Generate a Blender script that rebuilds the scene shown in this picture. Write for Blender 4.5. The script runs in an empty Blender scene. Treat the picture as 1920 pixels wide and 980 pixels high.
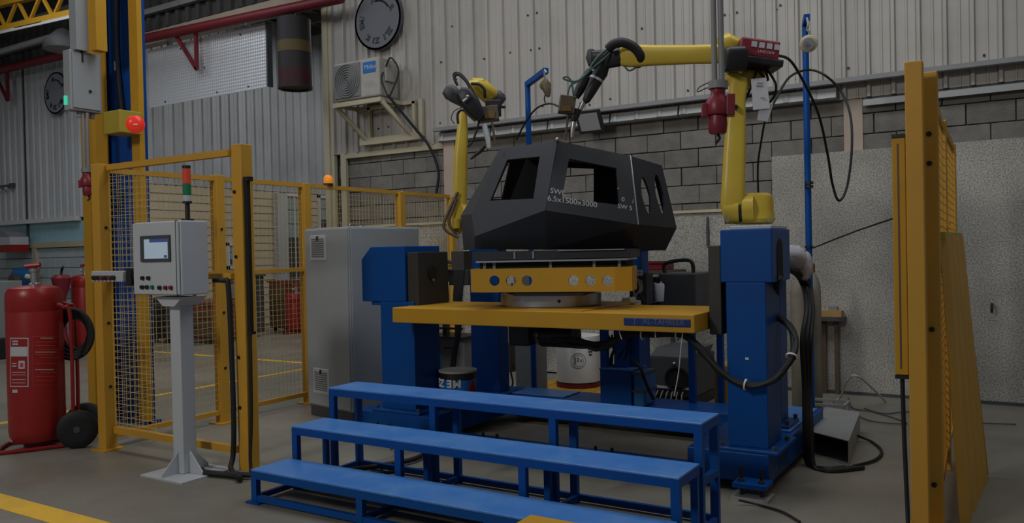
import bpy, bmesh, math, random
from mathutils import Vector, Matrix
random.seed(7)
S = bpy.context.scene
COL = S.collection
# ------------------------------------------------------------------ camera
FPX, YAW, PITCH, ROLL, HCAM = 1531.0, math.radians(31.85), math.radians(-0.755), math.radians(1.244), 1.5
FW = Vector((-math.sin(YAW)*math.cos(PITCH), math.cos(YAW)*math.cos(PITCH), math.sin(PITCH)))
_r = Vector((math.cos(YAW), math.sin(YAW), 0)); _u = _r.cross(FW)
RT = _r*math.cos(ROLL) - _u*math.sin(ROLL)
UP = _r*math.sin(ROLL) + _u*math.cos(ROLL)
EYE = Vector((0, 0, HCAM))
cd = bpy.data.cameras.new('camera'); cam = bpy.data.objects.new('camera', cd); COL.objects.link(cam)
cd.sensor_width = 36.0; cd.lens = FPX*36/1920; cd.clip_end = 100
m = Matrix((RT, UP, -FW)).transposed().to_4x4(); m.translation = EYE
cam.matrix_world = m
S.camera = cam
# ------------------------------------------------------------------ light
w = bpy.data.worlds.new('world'); S.world = w; w.use_nodes = True
w.node_tree.nodes['Background'].inputs[0].default_value = (0.80, 0.88, 1.0, 1)
w.node_tree.nodes['Background'].inputs[1].default_value = 0.15
def area(name, loc, size, power, col=(1, 1, 1), target=None, sy=None):
    l = bpy.data.lights.new(name, 'AREA'); l.energy = power; l.color = col
    l.shape = 'RECTANGLE'; l.size = size; l.size_y = sy or size
    o = bpy.data.objects.new(name, l); COL.objects.link(o); o.location = loc
    if target:
        o.rotation_euler = (Vector(target)-Vector(loc)).to_track_quat('-Z', 'Y').to_euler()
    return o
area('front_bay_lamp', (-4.6, -4.0, 5.8), 1.2, 215, (1.0, 0.97, 0.92), (-1.5, 8.0, 1.5))
area('skylight', (-2.6, 5.0, 6.4), 8.0, 215, (0.88, 0.94, 1.0), None, 2.6)
area('skylight', (-11.0, 5.5, 6.4), 5.5, 125, (0.88, 0.94, 1.0), None, 2.2)
area('back_hall_skylight', (-10.6, 12.5, 6.4), 3.5, 110, (0.95, 0.97, 1.0), None, 5.0)
S.view_settings.view_transform = 'Standard'; S.view_settings.look = 'None'
S.view_settings.gamma = 1.0; S.view_settings.use_curve_mapping = False
S.view_settings.exposure = 0.0
# ------------------------------------------------------------------ pixel helpers (photo frame 1920x980)
def ray(px, py): return FW + RT*((px-960)/FPX) - UP*((py-490)/FPX)
def zpt(px, py, z=0.0): d = ray(px, py); return EYE + d*((z-HCAM)/d.z)
def ypt(px, py, Y): d = ray(px, py); return EYE + d*(Y/d.y)
def xpt(px, py, X): d = ray(px, py); return EYE + d*(X/d.x)
def dpt(px, py, dep): return EYE + ray(px, py)*dep
def ppt(px, py, a, b, c):
    n = (b-a).cross(c-a); d = ray(px, py); return EYE + d*((a-EYE).dot(n)/d.dot(n))
def mpx(n, dep): return n*dep/FPX
# ------------------------------------------------------------------ materials
def lin(c): return tuple(((v/12.92) if v <= 0.04045 else ((v+0.055)/1.055)**2.4) for v in c)
MATS = {}
def mat(name, col, rough=0.5, metal=0.0, var=0.12, scale=6.0, bump=0.0, bscale=40.0, rnd=0.0, spec=0.4, dirt=None, dscale=1.5, damt=0.4, emit=None, trans=0.0, alpha=1.0):
    if name in MATS: return MATS[name]
    M = bpy.data.materials.new(name); M.use_nodes = True; nt = M.node_tree; N = nt.nodes; L = nt.links
    B = N['Principled BSDF']
    B.inputs['Roughness'].default_value = rough; B.inputs['Metallic'].default_value = metal
    B.inputs['Specular IOR Level'].default_value = spec
    tc = N.new('ShaderNodeTexCoord')
    geo = N.new('ShaderNodeNewGeometry')
    nz = N.new('ShaderNodeTexNoise'); nz.inputs['Scale'].default_value = scale; nz.inputs['Detail'].default_value = 6
    L.new(geo.outputs['Position'], nz.inputs['Vector'])
    mx = N.new('ShaderNodeMix'); mx.data_type = 'RGBA'
    mx.inputs[6].default_value = tuple(c*(1-var) for c in col)+(1,)
    mx.inputs[7].default_value = tuple(min(1, c*(1+var)) for c in col)+(1,)
    L.new(nz.outputs['Fac'], mx.inputs[0]); out = mx.outputs[2]
    if dirt:
        n2 = N.new('ShaderNodeTexNoise'); n2.inputs['Scale'].default_value = dscale; n2.inputs['Detail'].default_value = 9; n2.inputs['Roughness'].default_value = .65
        L.new(geo.outputs['Position'], n2.inputs['Vector'])
        rp = N.new('ShaderNodeValToRGB'); rp.color_ramp.elements[0].position = .45; rp.color_ramp.elements[1].position = .72
        rp.color_ramp.elements[0].color = (0, 0, 0, 1); rp.color_ramp.elements[1].color = (damt, damt, damt, 1)
        L.new(n2.outputs['Fac'], rp.inputs[0])
        m2 = N.new('ShaderNodeMix'); m2.data_type = 'RGBA'; L.new(rp.outputs[0], m2.inputs[0]); L.new(out, m2.inputs[6])
        m2.inputs[7].default_value = tuple(dirt)+(1,); out = m2.outputs[2]
    if rnd:
        oi = N.new('ShaderNodeObjectInfo'); mr = N.new('ShaderNodeMapRange')
        mr.inputs[3].default_value = 1-rnd; mr.inputs[4].default_value = 1+rnd
        L.new(oi.outputs['Random'], mr.inputs[0])
        m3 = N.new('ShaderNodeMix'); m3.data_type = 'RGBA'; m3.blend_type = 'MULTIPLY'; m3.inputs[0].default_value = 1
        L.new(out, m3.inputs[6]); L.new(mr.outputs[0], m3.inputs[7]); out = m3.outputs[2]
    L.new(out, B.inputs['Base Color'])
    if bump:
        nb = N.new('ShaderNodeTexNoise'); nb.inputs['Scale'].default_value = bscale; nb.inputs['Detail'].default_value = 5
        L.new(geo.outputs['Position'], nb.inputs['Vector'])
        bp = N.new('ShaderNodeBump'); bp.inputs['Strength'].default_value = bump; bp.inputs['Distance'].default_value = .01
        L.new(nb.outputs['Fac'], bp.inputs['Height']); L.new(bp.outputs['Normal'], B.inputs['Normal'])
    if emit:
        B.inputs['Emission Color'].default_value = tuple(emit[:3])+(1,); B.inputs['Emission Strength'].default_value = emit[3]
    if trans: B.inputs['Transmission Weight'].default_value = trans
    if alpha < 1: B.inputs['Alpha'].default_value = alpha
    MATS[name] = M; return M
mat('yellow', (.52, .27, .020), .45, spec=.25, dirt=(.36, .19, .03), damt=.35)
mat('mesh_yellow', (.60, .43, .16), .5)
mat('fence_yellow', (.56, .29, .03), .5, dirt=(.36, .2, .04), damt=.35)
mat('line_yellow', (.74, .42, .02), .6, dirt=(.30, .2, .08), damt=.35, dscale=5)
mat('robot_yellow', (.56, .40, .045), .35)
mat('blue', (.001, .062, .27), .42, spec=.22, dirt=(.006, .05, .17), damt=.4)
mat('blue_skylit', (.055, .19, .52), .34, dirt=(.13, .27, .52), damt=.7, dscale=4)  # paler blue and its light patches put skylight reflection into the colour
mat('column_blue', (.002, .05, .24), .45, spec=.25)
mat('black', (.012, .012, .013), .45)
mat('rubber', (.010, .010, .011), .6)
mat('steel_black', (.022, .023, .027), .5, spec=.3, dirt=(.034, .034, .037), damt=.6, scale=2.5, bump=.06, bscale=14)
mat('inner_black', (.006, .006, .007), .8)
mat('plate_black', (.035, .032, .028), .5)
mat('silver', (.42, .42, .42), .32, metal=.9)
mat('galv', (.33, .33, .32), .5, metal=.2, dirt=(.2, .2, .2), damt=.4, dscale=6)
mat('grey_paint', (.31, .325, .335), .45, var=.06)
mat('light_grey', (.46, .48, .50), .45, var=.05)
mat('mid_grey', (.22, .22, .22), .5)
mat('dark_grey', (.06, .062, .066), .5)
mat('white', (.62, .60, .57), .5, var=.05)
mat('paper', (.66, .66, .70), .7, var=.03)
mat('cream', (.48, .43, .30), .6, dirt=(.3, .24, .14), damt=.5)
mat('cladding', (.40, .37, .335), .5, var=.10, scale=1.2, dirt=(.26, .24, .20), dscale=1.1, damt=.5, rnd=.07)
mat('cladding_far', (.44, .45, .46), .5, var=.08, scale=1.2, dirt=(.3, .29, .27), dscale=1.0, damt=.5, rnd=.08)
mat('siding', (.50, .42, .30), .65, rnd=.06)
mat('block', (.175, .16, .14), .9, var=.3, scale=9, bump=.6, bscale=45, rnd=.14, dirt=(.10, .09, .08), damt=.6, dscale=3)
mat('block_blue', (.40, .46, .46), .8, bump=.3, rnd=.06)
mat('mortar', (.075, .068, .06), .95, bump=.4)
mat('pillar', (.42, .33, .26), .8, var=.15, dirt=(.28, .24, .2), damt=.5)
mat('red', (.27, .013, .012), .35, var=.08)
mat('dark_red', (.16, .014, .02), .5)
mat('plug_red', (.20, .017, .027), .4)
mat('orange_lens', (.80, .22, .02), .3, emit=(1, .35, .03, .25))
mat('red_lens', (.75, .03, .02), .3, emit=(1, .05, .02, .22))
mat('tower_red', (.50, .06, .03), .3, emit=(1, .12, .05, .05))
mat('tower_green', (.01, .17, .06), .3)
mat('tower_white', (.42, .46, .44), .3)
mat('led_green', (.05, .6, .4), .3, emit=(.1, 1, .6, .35))
mat('screen', (.45, .55, .65), .25, emit=(.55, .72, .9, .16))
mat('screen_bar', (.05, .10, .3), .25, emit=(.08, .15, .5, .08))
mat('badge_blue', (.01, .13, .42), .35)
mat('brown', (.10, .07, .045), .5)
mat('teal_hose', (.06, .12, .11), .5)
mat('copper', (.18, .11, .04), .5, metal=.5)
mat('roof', (.11, .105, .10), .8, rnd=.1)
mat('cyan_sheet', (.30, .50, .56), .35, trans=.0)
mat('glass', (.30, .36, .36), .1, spec=.5)
mat('wood', (.42, .24, .08), .7)
mat('plastic_wrap', (.55, .54, .58), .35, bump=1.0, bscale=18, alpha=.85)
mat('disc_grey', (.12, .12, .135), .6, var=.06)
mat('drum_shaded_dark', (.020, .017, .018), .6)  # shade on the hanging drum is put into its body colour
mat('plate_navy', (.006, .028, .15), .4)
mat('disc_pale', (.21, .225, .26), .6, var=.06)
mat('drum_shaded_yellow', (.10, .07, .02), .6)  # band yellow darkened to carry the drum's shade
mat('drum_shaded_red', (.045, .006, .010), .6)  # band red darkened to carry the drum's shade
mat('ac_white', (.36, .34, .31), .55, dirt=(.2, .18, .15), damt=.6, dscale=5)
mat('ac_grille', (.17, .165, .155), .6)
mat('gas_tan', (.22, .195, .15), .6, dirt=(.12, .1, .08), damt=.6, dscale=5)
mat('cloth', (.50, .49, .52), .8, bump=.6, bscale=22)
mat('dark_sheet', (.05, .048, .046), .8, rnd=.15)
mat('chalk', (.42, .43, .45), .8)
mat('red_mark', (.45, .05, .05), .6)
mat('blue_tool', (.02, .13, .33), .4)
mat('olive_yellow', (.40, .30, .03), .5)
mat('brick_red', (.16, .05, .035), .8)
# floor concrete
def floor_mat():
    M = mat('concrete', (.222, .200, .160), .42, var=.16, scale=.7, bump=.08, bscale=60, spec=.35, dirt=(.12, .11, .092), dscale=.55, damt=.75)
    N = M.node_tree.nodes; L = M.node_tree.links; B = N['Principled BSDF']
    nz = N.new('ShaderNodeTexNoise'); nz.inputs['Scale'].default_value = 1.3; nz.inputs['Detail'].default_value = 8
    g = N.new('ShaderNodeNewGeometry'); L.new(g.outputs['Position'], nz.inputs['Vector'])
    mr = N.new('ShaderNodeMapRange'); mr.inputs[1].default_value = .35; mr.inputs[2].default_value = .7; mr.inputs[3].default_value = .28; mr.inputs[4].default_value = .62
    L.new(nz.outputs['Fac'], mr.inputs[0]); L.new(mr.outputs[0], B.inputs['Roughness'])
floor_mat()
def board_mat():
    M = bpy.data.materials.new('speckled_board'); M.use_nodes = True; N = M.node_tree.nodes; L = M.node_tree.links; B = N['Principled BSDF']
    B.inputs['Roughness'].default_value = .75
    g = N.new('ShaderNodeNewGeometry')
    a = N.new('ShaderNodeTexNoise'); a.inputs['Scale'].default_value = 75; a.inputs['Detail'].default_value = 4
    b = N.new('ShaderNodeTexNoise'); b.inputs['Scale'].default_value = 1.6; b.inputs['Detail'].default_value = 8
    L.new(g.outputs['Position'], a.inputs['Vector']); L.new(g.outputs['Position'], b.inputs['Vector'])
    r = N.new('ShaderNodeValToRGB'); e = r.color_ramp.elements
    e[0].position = .36; e[0].color = (.22, .205, .18, 1); e[1].position = .60; e[1].color = (.47, .445, .40, 1)
    L.new(a.outputs['Fac'], r.inputs[0])
    r2 = N.new('ShaderNodeValToRGB'); r2.color_ramp.elements[0].position = .3; r2.color_ramp.elements[0].color = (.72, .71, .69, 1); r2.color_ramp.elements[1].position = .65; r2.color_ramp.elements[1].color = (1.05, 1.04, 1.02, 1)
    L.new(b.outputs['Fac'], r2.inputs[0])
    mm = N.new('ShaderNodeMix'); mm.data_type = 'RGBA'; mm.blend_type = 'MULTIPLY'; mm.inputs[0].default_value = 1
    L.new(r.outputs[0], mm.inputs[6]); L.new(r2.outputs[0], mm.inputs[7]); L.new(mm.outputs[2], B.inputs['Base Color'])
    bp = N.new('ShaderNodeBump'); bp.inputs['Strength'].default_value = .25; bp.inputs['Distance'].default_value = .01
    L.new(a.outputs['Fac'], bp.inputs['Height']); L.new(bp.outputs['Normal'], B.inputs['Normal'])
    MATS['board'] = M
board_mat()
def checker_mat():
    M = bpy.data.materials.new('checker_plate'); M.use_nodes = True; N = M.node_tree.nodes; L = M.node_tree.links; B = N['Principled BSDF']
    B.inputs['Base Color'].default_value = (.66, .67, .69, 1); B.inputs['Metallic'].default_value = .35; B.inputs['Roughness'].default_value = .38  # bright, barely metallic base stands in for a reflection on the plate
    g = N.new('ShaderNodeNewGeometry'); sp = N.new('ShaderNodeSeparateXYZ'); L.new(g.outputs['Position'], sp.inputs[0])
    def sn(coefx, coefz, k):
        a = N.new('ShaderNodeMath'); a.operation = 'MULTIPLY'; a.inputs[1].default_value = coefx*k; L.new(sp.outputs['X'], a.inputs[0])
        b = N.new('ShaderNodeMath'); b.operation = 'MULTIPLY_ADD'; b.inputs[1].default_value = coefz*k; L.new(sp.outputs['Z'], b.inputs[0]); L.new(a.outputs[0], b.inputs[2])
        c = N.new('ShaderNodeMath'); c.operation = 'SINE'; L.new(b.outputs[0], c.inputs[0]); return c
    p, q = sn(1, 1, 62), sn(1, -1, 62)
    mu = N.new('ShaderNodeMath'); mu.operation = 'MULTIPLY'; L.new(p.outputs[0], mu.inputs[0]); L.new(q.outputs[0], mu.inputs[1])
    bp = N.new('ShaderNodeBump'); bp.inputs['Strength'].default_value = .4; bp.inputs['Distance'].default_value = .006
    L.new(mu.outputs[0], bp.inputs['Height']); L.new(bp.outputs['Normal'], B.inputs['Normal'])
    MATS['checker'] = M
checker_mat()
# ------------------------------------------------------------------ mesh helpers
WL = {}
V3 = Vector
class MB:
    def __init__(s): s.v = []; s.f = []
    def add(s, vs, fs):
        b = len(s.v); s.v += [Vector(p) for p in vs]; s.f += [tuple(i+b for i in f) for f in fs]; return s
    def box(s, x0, y0, z0, x1, y1, z1):
        x0, x1 = min(x0, x1), max(x0, x1); y0, y1 = min(y0, y1), max(y0, y1); z0, z1 = min(z0, z1), max(z0, z1)
        return s.add([(x0, y0, z0), (x1, y0, z0), (x1, y1, z0), (x0, y1, z0), (x0, y0, z1), (x1, y0, z1), (x1, y1, z1), (x0, y1, z1)],
                     [(0, 3, 2, 1), (4, 5, 6, 7), (0, 1, 5, 4), (1, 2, 6, 5), (2, 3, 7, 6), (3, 0, 4, 7)])
    def obox(s, c, ax, ay, az, hx, hy, hz):
        c = Vector(c); vs = []
        for k in (-1, 1):
            for (i, j) in ((-1, -1), (1, -1), (1, 1), (-1, 1)):
                vs.append(c + ax*(i*hx) + ay*(j*hy) + az*(k*hz))
        return s.add(vs, [(0, 3, 2, 1), (4, 5, 6, 7), (0, 1, 5, 4), (1, 2, 6, 5), (2, 3, 7, 6), (3, 0, 4, 7)])
    def bar(s, p0, p1, w, h=None, up=(0, 0, 1)):
        p0, p1 = Vector(p0), Vector(p1); a = (p1-p0); l = a.length; a.normalize(); up = Vector(up)
        if abs(a.dot(up)) > .95: up = Vector((0, 1, 0))
        x = a.cross(up).normalized(); y = x.cross(a)
        return s.obox((p0+p1)/2, x, a, y, w/2, l/2, (h or w)/2)
    def cyl(s, p0, p1, r0, r1=None, n=20, cap=True):
        p0, p1 = Vector(p0), Vector(p1); r1 = r0 if r1 is None else r1
        a = (p1-p0).normalized(); u = a.orthogonal().normalized(); v = a.cross(u)
        vs = [p0+(u*math.cos(2*math.pi*i/n)+v*math.sin(2*math.pi*i/n))*r0 for i in range(n)]
        vs += [p1+(u*math.cos(2*math.pi*i/n)+v*math.sin(2*math.pi*i/n))*r1 for i in range(n)]
        fs = [(i, (i+1) % n, (i+1) % n+n, i+n) for i in range(n)]
        if cap: fs += [tuple(range(n-1, -1, -1)), tuple(range(n, 2*n))]
        return s.add(vs, fs)
    def ring(s, c, axis, ro, ri, h, n=28):
        c = Vector(c); a = Vector(axis).normalized(); u = a.orthogonal().normalized(); v = a.cross(u); vs = []
        for (r, z) in ((ro, 0), (ro, h), (ri, h), (ri, 0)):
            vs += [c+a*z+(u*math.cos(2*math.pi*i/n)+v*math.sin(2*math.pi*i/n))*r for i in range(n)]
        fs = []
        for k in range(4):
            for i in range(n):
                fs.append((k*n+i, k*n+(i+1) % n, ((k+1) % 4)*n+(i+1) % n, ((k+1) % 4)*n+i))
        return s.add(vs, fs)
    def lathe(s, c, prof, n=28, axis=(0, 0, 1)):
        c = Vector(c); a = Vector(axis).normalized(); u = a.orthogonal().normalized(); v = a.cross(u); vs = []; fs = []
        for (r, z) in prof:
            vs += [c+a*z+(u*math.cos(2*math.pi*i/n)+v*math.sin(2*math.pi*i/n))*max(r, 1e-4) for i in range(n)]
        for k in range(len(prof)-1):
            for i in range(n): fs.append((k*n+i, k*n+(i+1) % n, (k+1)*n+(i+1) % n, (k+1)*n+i))
        fs += [tuple(range(n-1, -1, -1)), tuple(range((len(prof)-1)*n, len(prof)*n))]
        return s.add(vs, fs)
    def loft(s, secs, n=18, cap=True):
        vs = []; fs = []
        for (c, u, v, hu, hv, e) in secs:
            for i in range(n):
                t = 2*math.pi*i/n; ct, st = math.cos(t), math.sin(t)
                vs.append(Vector(c)+u*(hu*math.copysign(abs(ct)**(2/e), ct))+v*(hv*math.copysign(abs(st)**(2/e), st)))
        for k in range(len(secs)-1):
            for i in range(n): fs.append((k*n+i, k*n+(i+1) % n, (k+1)*n+(i+1) % n, (k+1)*n+i))
        if cap: fs += [tuple(range(n-1, -1, -1)), tuple(range((len(secs)-1)*n, len(secs)*n))]
        return s.add(vs, fs)
    def limb(s, pts, ws, ts, e=3.0, n=18):
        """tapered body through points: ws = full widths seen from the camera, ts = full thickness in depth"""
        secs = []; pts = [Vector(p) for p in pts]
        for i, p in enumerate(pts):
            a = (pts[min(i+1, len(pts)-1)]-pts[max(i-1, 0)]).normalized()
            vd = (p-EYE).normalized(); u = a.cross(vd)
            if u.length < 1e-3: u = a.orthogonal()
            u.normalize(); v = u.cross(a).normalized()
            secs.append((p, u, v, ws[i]/2, ts[i]/2, e))
        return s.loft(secs, n)
    def tube(s, pts, r, n=8, smooth=True, sub=6, closed=False):
        pts = [Vector(p) for p in pts]
        if smooth and len(pts) > 2:
            q = []; P = pts
            cnt = len(P) if closed else len(P)-1
            for i in range(cnt):
                if closed: p0, p1, p2, p3 = P[i-1], P[i], P[(i+1) % len(P)], P[(i+2) % len(P)]
                else: p0, p1, p2, p3 = P[max(i-1, 0)], P[i], P[i+1], P[min(i+2, len(P)-1)]
                for k in range(sub):
                    t = k/sub
                    q.append(.5*((2*p1)+(-p0+p2)*t+(2*p0-5*p1+4*p2-p3)*t*t+(-p0+3*p1-3*p2+p3)*t**3))
            if not closed: q.append(P[-1])
            pts = q
        m = len(pts); vs = []; fs = []; u = None
        for i, p in enumerate(pts):
            if closed: a = pts[(i+1) % m]-pts[i-1]
            else: a = pts[min(i+1, m-1)]-pts[max(i-1, 0)]
            a.normalize()
            if u is None: u = a.orthogonal().normalized()
            u = (u-a*u.dot(a)).normalized(); v = a.cross(u)
            vs += [p+(u*math.cos(2*math.pi*k/n)+v*math.sin(2*math.pi*k/n))*r for k in range(n)]
        for i in range(m if closed else m-1):
            j = (i+1) % m
            for k in range(n): fs.append((i*n+k, i*n+(k+1) % n, j*n+(k+1) % n, j*n+k))
        if not closed: fs += [tuple(range(n-1, -1, -1)), tuple(range((m-1)*n, m*n))]
        return s.add(vs, fs)
    def prism(s, poly, off):
        poly = [Vector(p) for p in poly]; off = Vector(off); n = len(poly)
        return s.add(poly+[p+off for p in poly], [tuple(range(n-1, -1, -1)), tuple(range(n, 2*n))]+[(i, (i+1) % n, (i+1) % n+n, i+n) for i in range(n)])
    def sphere(s, c, r, n=14, m=8, sq=(1, 1, 1)):
        c = Vector(c); vs = []; fs = []
        for j in range(m+1):
            t = math.pi*j/m
            for i in range(n):
                p = 2*math.pi*i/n
                vs.append(c+Vector((r*sq[0]*math.sin(t)*math.cos(p), r*sq[1]*math.sin(t)*math.sin(p), r*sq[2]*math.cos(t))))
        for j in range(m):
            for i in range(n): fs.append((j*n+i, (j+1)*n+i, (j+1)*n+(i+1) % n, j*n+(i+1) % n))
        return s.add(vs, fs)
    def build(s, name, material, parent=None, smooth=False, bevel=0.0, label=None, recalc=True):
        xs = [p.x for p in s.v]; ys = [p.y for p in s.v]; zs = [p.z for p in s.v]
        c = Vector(((min(xs)+max(xs))/2, (min(ys)+max(ys))/2, min(zs)))
        me = bpy.data.meshes.new(name)
        me.from_pydata([tuple(p-c) for p in s.v], [], s.f)
        if recalc:
            bm = bmesh.new(); bm.from_mesh(me); bmesh.ops.recalc_face_normals(bm, faces=bm.faces); bm.to_mesh(me); bm.free()
        me.materials.append(MATS[material])
        if smooth:
            me.polygons.foreach_set('use_smooth', [True]*len(me.polygons))
            try: me.set_sharp_from_angle(angle=math.radians(40))
            except Exception: pass
        o = bpy.data.objects.new(name, me); COL.objects.link(o)
        WL[o.name] = c
        if parent: o.parent = parent; o.location = c-WL[parent.name]
        else: o.location = c
        if bevel:
            b = o.modifiers.new('bevel', 'BEVEL'); b.width = bevel; b.segments = 2; b.limit_method = 'ANGLE'
        if label: o['label'] = label
        return o
def tag(o, label, cat, group=None, kind=None):
    o['label'] = label; o['category'] = cat
    if group: o['group'] = group
    if kind: o['kind'] = kind
    return o
def thing(name, label, cat, loc, group=None):
    o = bpy.data.objects.new(name, None); COL.objects.link(o); o.empty_display_size = .1
    o.location = Vector(loc); WL[o.name] = Vector(loc)
    return tag(o, label, cat, group)
def struct(o, label=None):
    o['kind'] = 'structure'
    if label: o['label'] = label
    return o
def link_copy(src, parent, wpos, name=None):
    c = src.copy(); COL.objects.link(c); c.parent = parent; WL[c.name] = Vector(wpos)
    c.location = Vector(wpos)-(WL[parent.name] if parent else Vector()); return c
def text(name, string, origin, xdir, ydir, size, material, parent, align='LEFT', depth=.0015, bold=0.0):
    cu = bpy.data.curves.new('lettering', 'FONT'); cu.body = string; cu.size = size; cu.extrude = depth; cu.align_x = align; cu.offset = bold
    cu.resolution_u = 3
    t = bpy.data.objects.new('lettering_source', cu); COL.objects.link(t)
    bpy.context.view_layer.update()
    me = bpy.data.meshes.new_from_object(t.evaluated_get(bpy.context.evaluated_depsgraph_get()))
    bpy.data.objects.remove(t)
    x = Vector(xdir).normalized(); y = Vector(ydir); y = (y-x*y.dot(x)).normalized(); z = x.cross(y)
    M = Matrix((x, y, z)).transposed()
    for vv in me.vertices: vv.co = M @ vv.co
    me.name = name; me.materials.clear(); me.materials.append(MATS[material])
    o = bpy.data.objects.new(name, me); COL.objects.link(o); WL[o.name] = Vector(origin)
    o.parent = parent; o.location = Vector(origin)-(WL[parent.name] if parent else Vector()); return o
def panel_hole(name, outer, inners, thick, material, parent, inward):
    """flat plate with holes; thickness goes towards point `inward`"""
    outer = [Vector(p) for p in outer]; n = (outer[1]-outer[0]).cross(outer[2]-outer[0]).normalized()
    if (Vector(inward)-outer[0]).dot(n) < 0: n = -n
    bm = bmesh.new(); edges = []
    for loop in [outer]+[[Vector(p) for p in l] for l in inners]:
        vs = [bm.verts.new(p) for p in loop]
        for i in range(len(vs)): edges.append(bm.edges.new((vs[i], vs[(i+1) % len(vs)])))
    bmesh.ops.triangle_fill(bm, use_beauty=True, use_dissolve=False, edges=edges)
    bmesh.ops.dissolve_limit(bm, angle_limit=.02, verts=bm.verts, edges=bm.edges) if not inners else None
    bm.verts.index_update()
    mb = MB(); N = len(bm.verts); bm.verts.ensure_lookup_table()
    vs = [vv.co.copy() for vv in bm.verts]; fs = [tuple(x.index for x in f.verts) for f in bm.faces]
    be = [tuple(x.index for x in e.verts) for e in bm.edges if len(e.link_faces) == 1]
    mb.add(vs+[p+n*thick for p in vs], fs+[tuple(i+N for i in reversed(f)) for f in fs]+[(a, b, b+N, a+N) for a, b in be])
    bm.free()
    return mb.build(name, material, parent)
# ================================================================== STRUCTURE
YB = 8.7          # back wall plane
struct(MB().box(-20, -3, -.1, 5, 19, 0).build('floor', 'concrete'), 'smooth grey-brown concrete workshop floor')
def strip(name, x0, y0, x1, y1, label):
    return struct(MB().box(x0, y0, 0, x1, y1, .003).build(name, 'line_yellow'), label)
strip('trim_1', -20, 2.54, -3.3, 2.71, 'wide yellow painted floor line in the foreground')
strip('trim_2', -8.10, 2.9, -8.0, 8.6, 'yellow painted aisle line behind the fence')
strip('trim_3', -20, 8.05, -8.0, 8.15, 'yellow painted line along the far aisle')
# roof with purlins
rf = struct(MB().box(-20, -3, 6.75, 5, 19, 6.8).build('ceiling', 'roof'), 'dark corrugated roof underside')
pm = None
for i in range(17):
    y = 3.2+i*.75
    if pm is None: pm = MB().box(-20, y-.04, 6.55, 5, y+.04, 6.749).build('purlin', 'roof', rf)
    else: link_copy(pm, rf, (-7.5, y, 6.55))
mb = MB()
for i in range(60): mb.box(-20+i*.34, 2.9, 6.71, -19.9+i*.34, 16, 6.7499)
mb.build('roof_ribs', 'roof', rf)['kind'] = 'stuff'
# ---- back wall
wb = struct(MB().box(-8.4, YB+.03, 0, 5, YB+.25, 2.95).build('wall_back', 'mortar'), 'grey block wall with white ribbed cladding above')
BW, BH = .395, .2
blk = None; rr = random.Random(3)
for r in range(6):
    z = 1.78+r*.2
    x = -8.3+(BW/2 if r % 2 else 0)
    while x < .75:
        if not (z < 2.2 and x > -2.3):
            if blk is None:
                blk = MB().box(x, YB, z, x+BW-.009, YB+.05, z+BH-.009).build('concrete_block', 'block', wb, bevel=.006)
            else:
                link_copy(blk, wb, (x+(BW-.009)/2+rr.uniform(-.003, .003), YB+.025+rr.uniform(-.005, .006), z+rr.uniform(-.002, .002)))
        x += BW
# ribbed cladding sheets above the blocks
def cladding(wall, x0, n, pitch, z0, z1, y, material, rib=.035, along='x'):
    first = None
    for i in range(n):
        a = x0+i*pitch; w = pitch-.002
        # pan with a trapezoid rib at the left edge and a fine groove in the middle
        prof = [(0, 0), (.012, -rib), (.04, -rib), (.052, 0), (w*.58, 0), (w*.58+.008, -.008), (w*.58+.022, -.008), (w*.58+.03, 0), (w, 0), (w, .02), (0, .02)]
        if first is None:
            if along == 'x': poly = [(a+p, y+q, z0) for p, q in prof]
            else: poly = [(y-q, a+p, z0) for p, q in prof]
            first = MB().prism(poly, (0, 0, z1-z0)).build('cladding_panel', material, wall)
            c0 = WL[first.name].copy()
        else:
            o = Vector((i*pitch, 0, 0)) if along == 'x' else Vector((0, i*pitch, 0))
            link_copy(first, wall, c0+o)
cladding(wb, -8.36, 55, .222, 2.93, 6.7, YB-.03, 'cladding')
# screw heads of the cladding
mb = MB()
rs = random.Random(5)
for i in range(46):
    x = rs.uniform(-8, .6); z = rs.choice([3.2, 3.22, 3.95, 3.98, 4.4])+rs.uniform(-.03, .03)
    mb.cyl((x, YB-.032, z), (x, YB-.045, z), .012, n=6)
mb.build('screw_heads', 'black', wb)['kind'] = 'stuff'
# gutter ledge and flashing strips
mb = MB().prism([(-6.45, YB-.20, 3.07), (-6.45, YB-.20, 3.115), (-6.45, YB-.03, 3.13), (-6.45, YB-.03, 3.09), (-6.45, YB-.18, 3.06)], (11, 0, 0))
mb.build('gutter_ledge', 'mid_grey', wb)
fl = None
for i in range(6):
    x = -6.42+i*.82
    if fl is None:
        m2 = MB().prism([(x, YB-.10, 2.93), (x, YB-.13, 2.945), (x, YB-.10, 3.05), (x, YB-.05, 3.05), (x, YB-.05, 2.93)], (.80, 0, 0))
        for k in (0.0, .27, .54): m2.prism([(x+k+.02, YB-.135, 2.945), (x+k+.05, YB-.15, 2.945), (x+k+.08, YB-.135, 2.945)], (0, .03, .10))
        fl = m2.build('flashing_strip', 'galv', wb); c0 = WL[fl.name].copy()
    else: link_copy(fl, wb, c0+Vector((i*.82, 0, 0)))
MB().box(-1.28, YB-.08, 2.84, 5, YB-.04, 2.90).build('angle_bar', 'galv', wb)
MB().box(-1.28, YB-.02, 2.90, 5, YB+.0, 3.09).build('gutter_painted_shade', 'dark_grey', wb)  # dark strip painting the shade in the recess below the gutter
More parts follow.
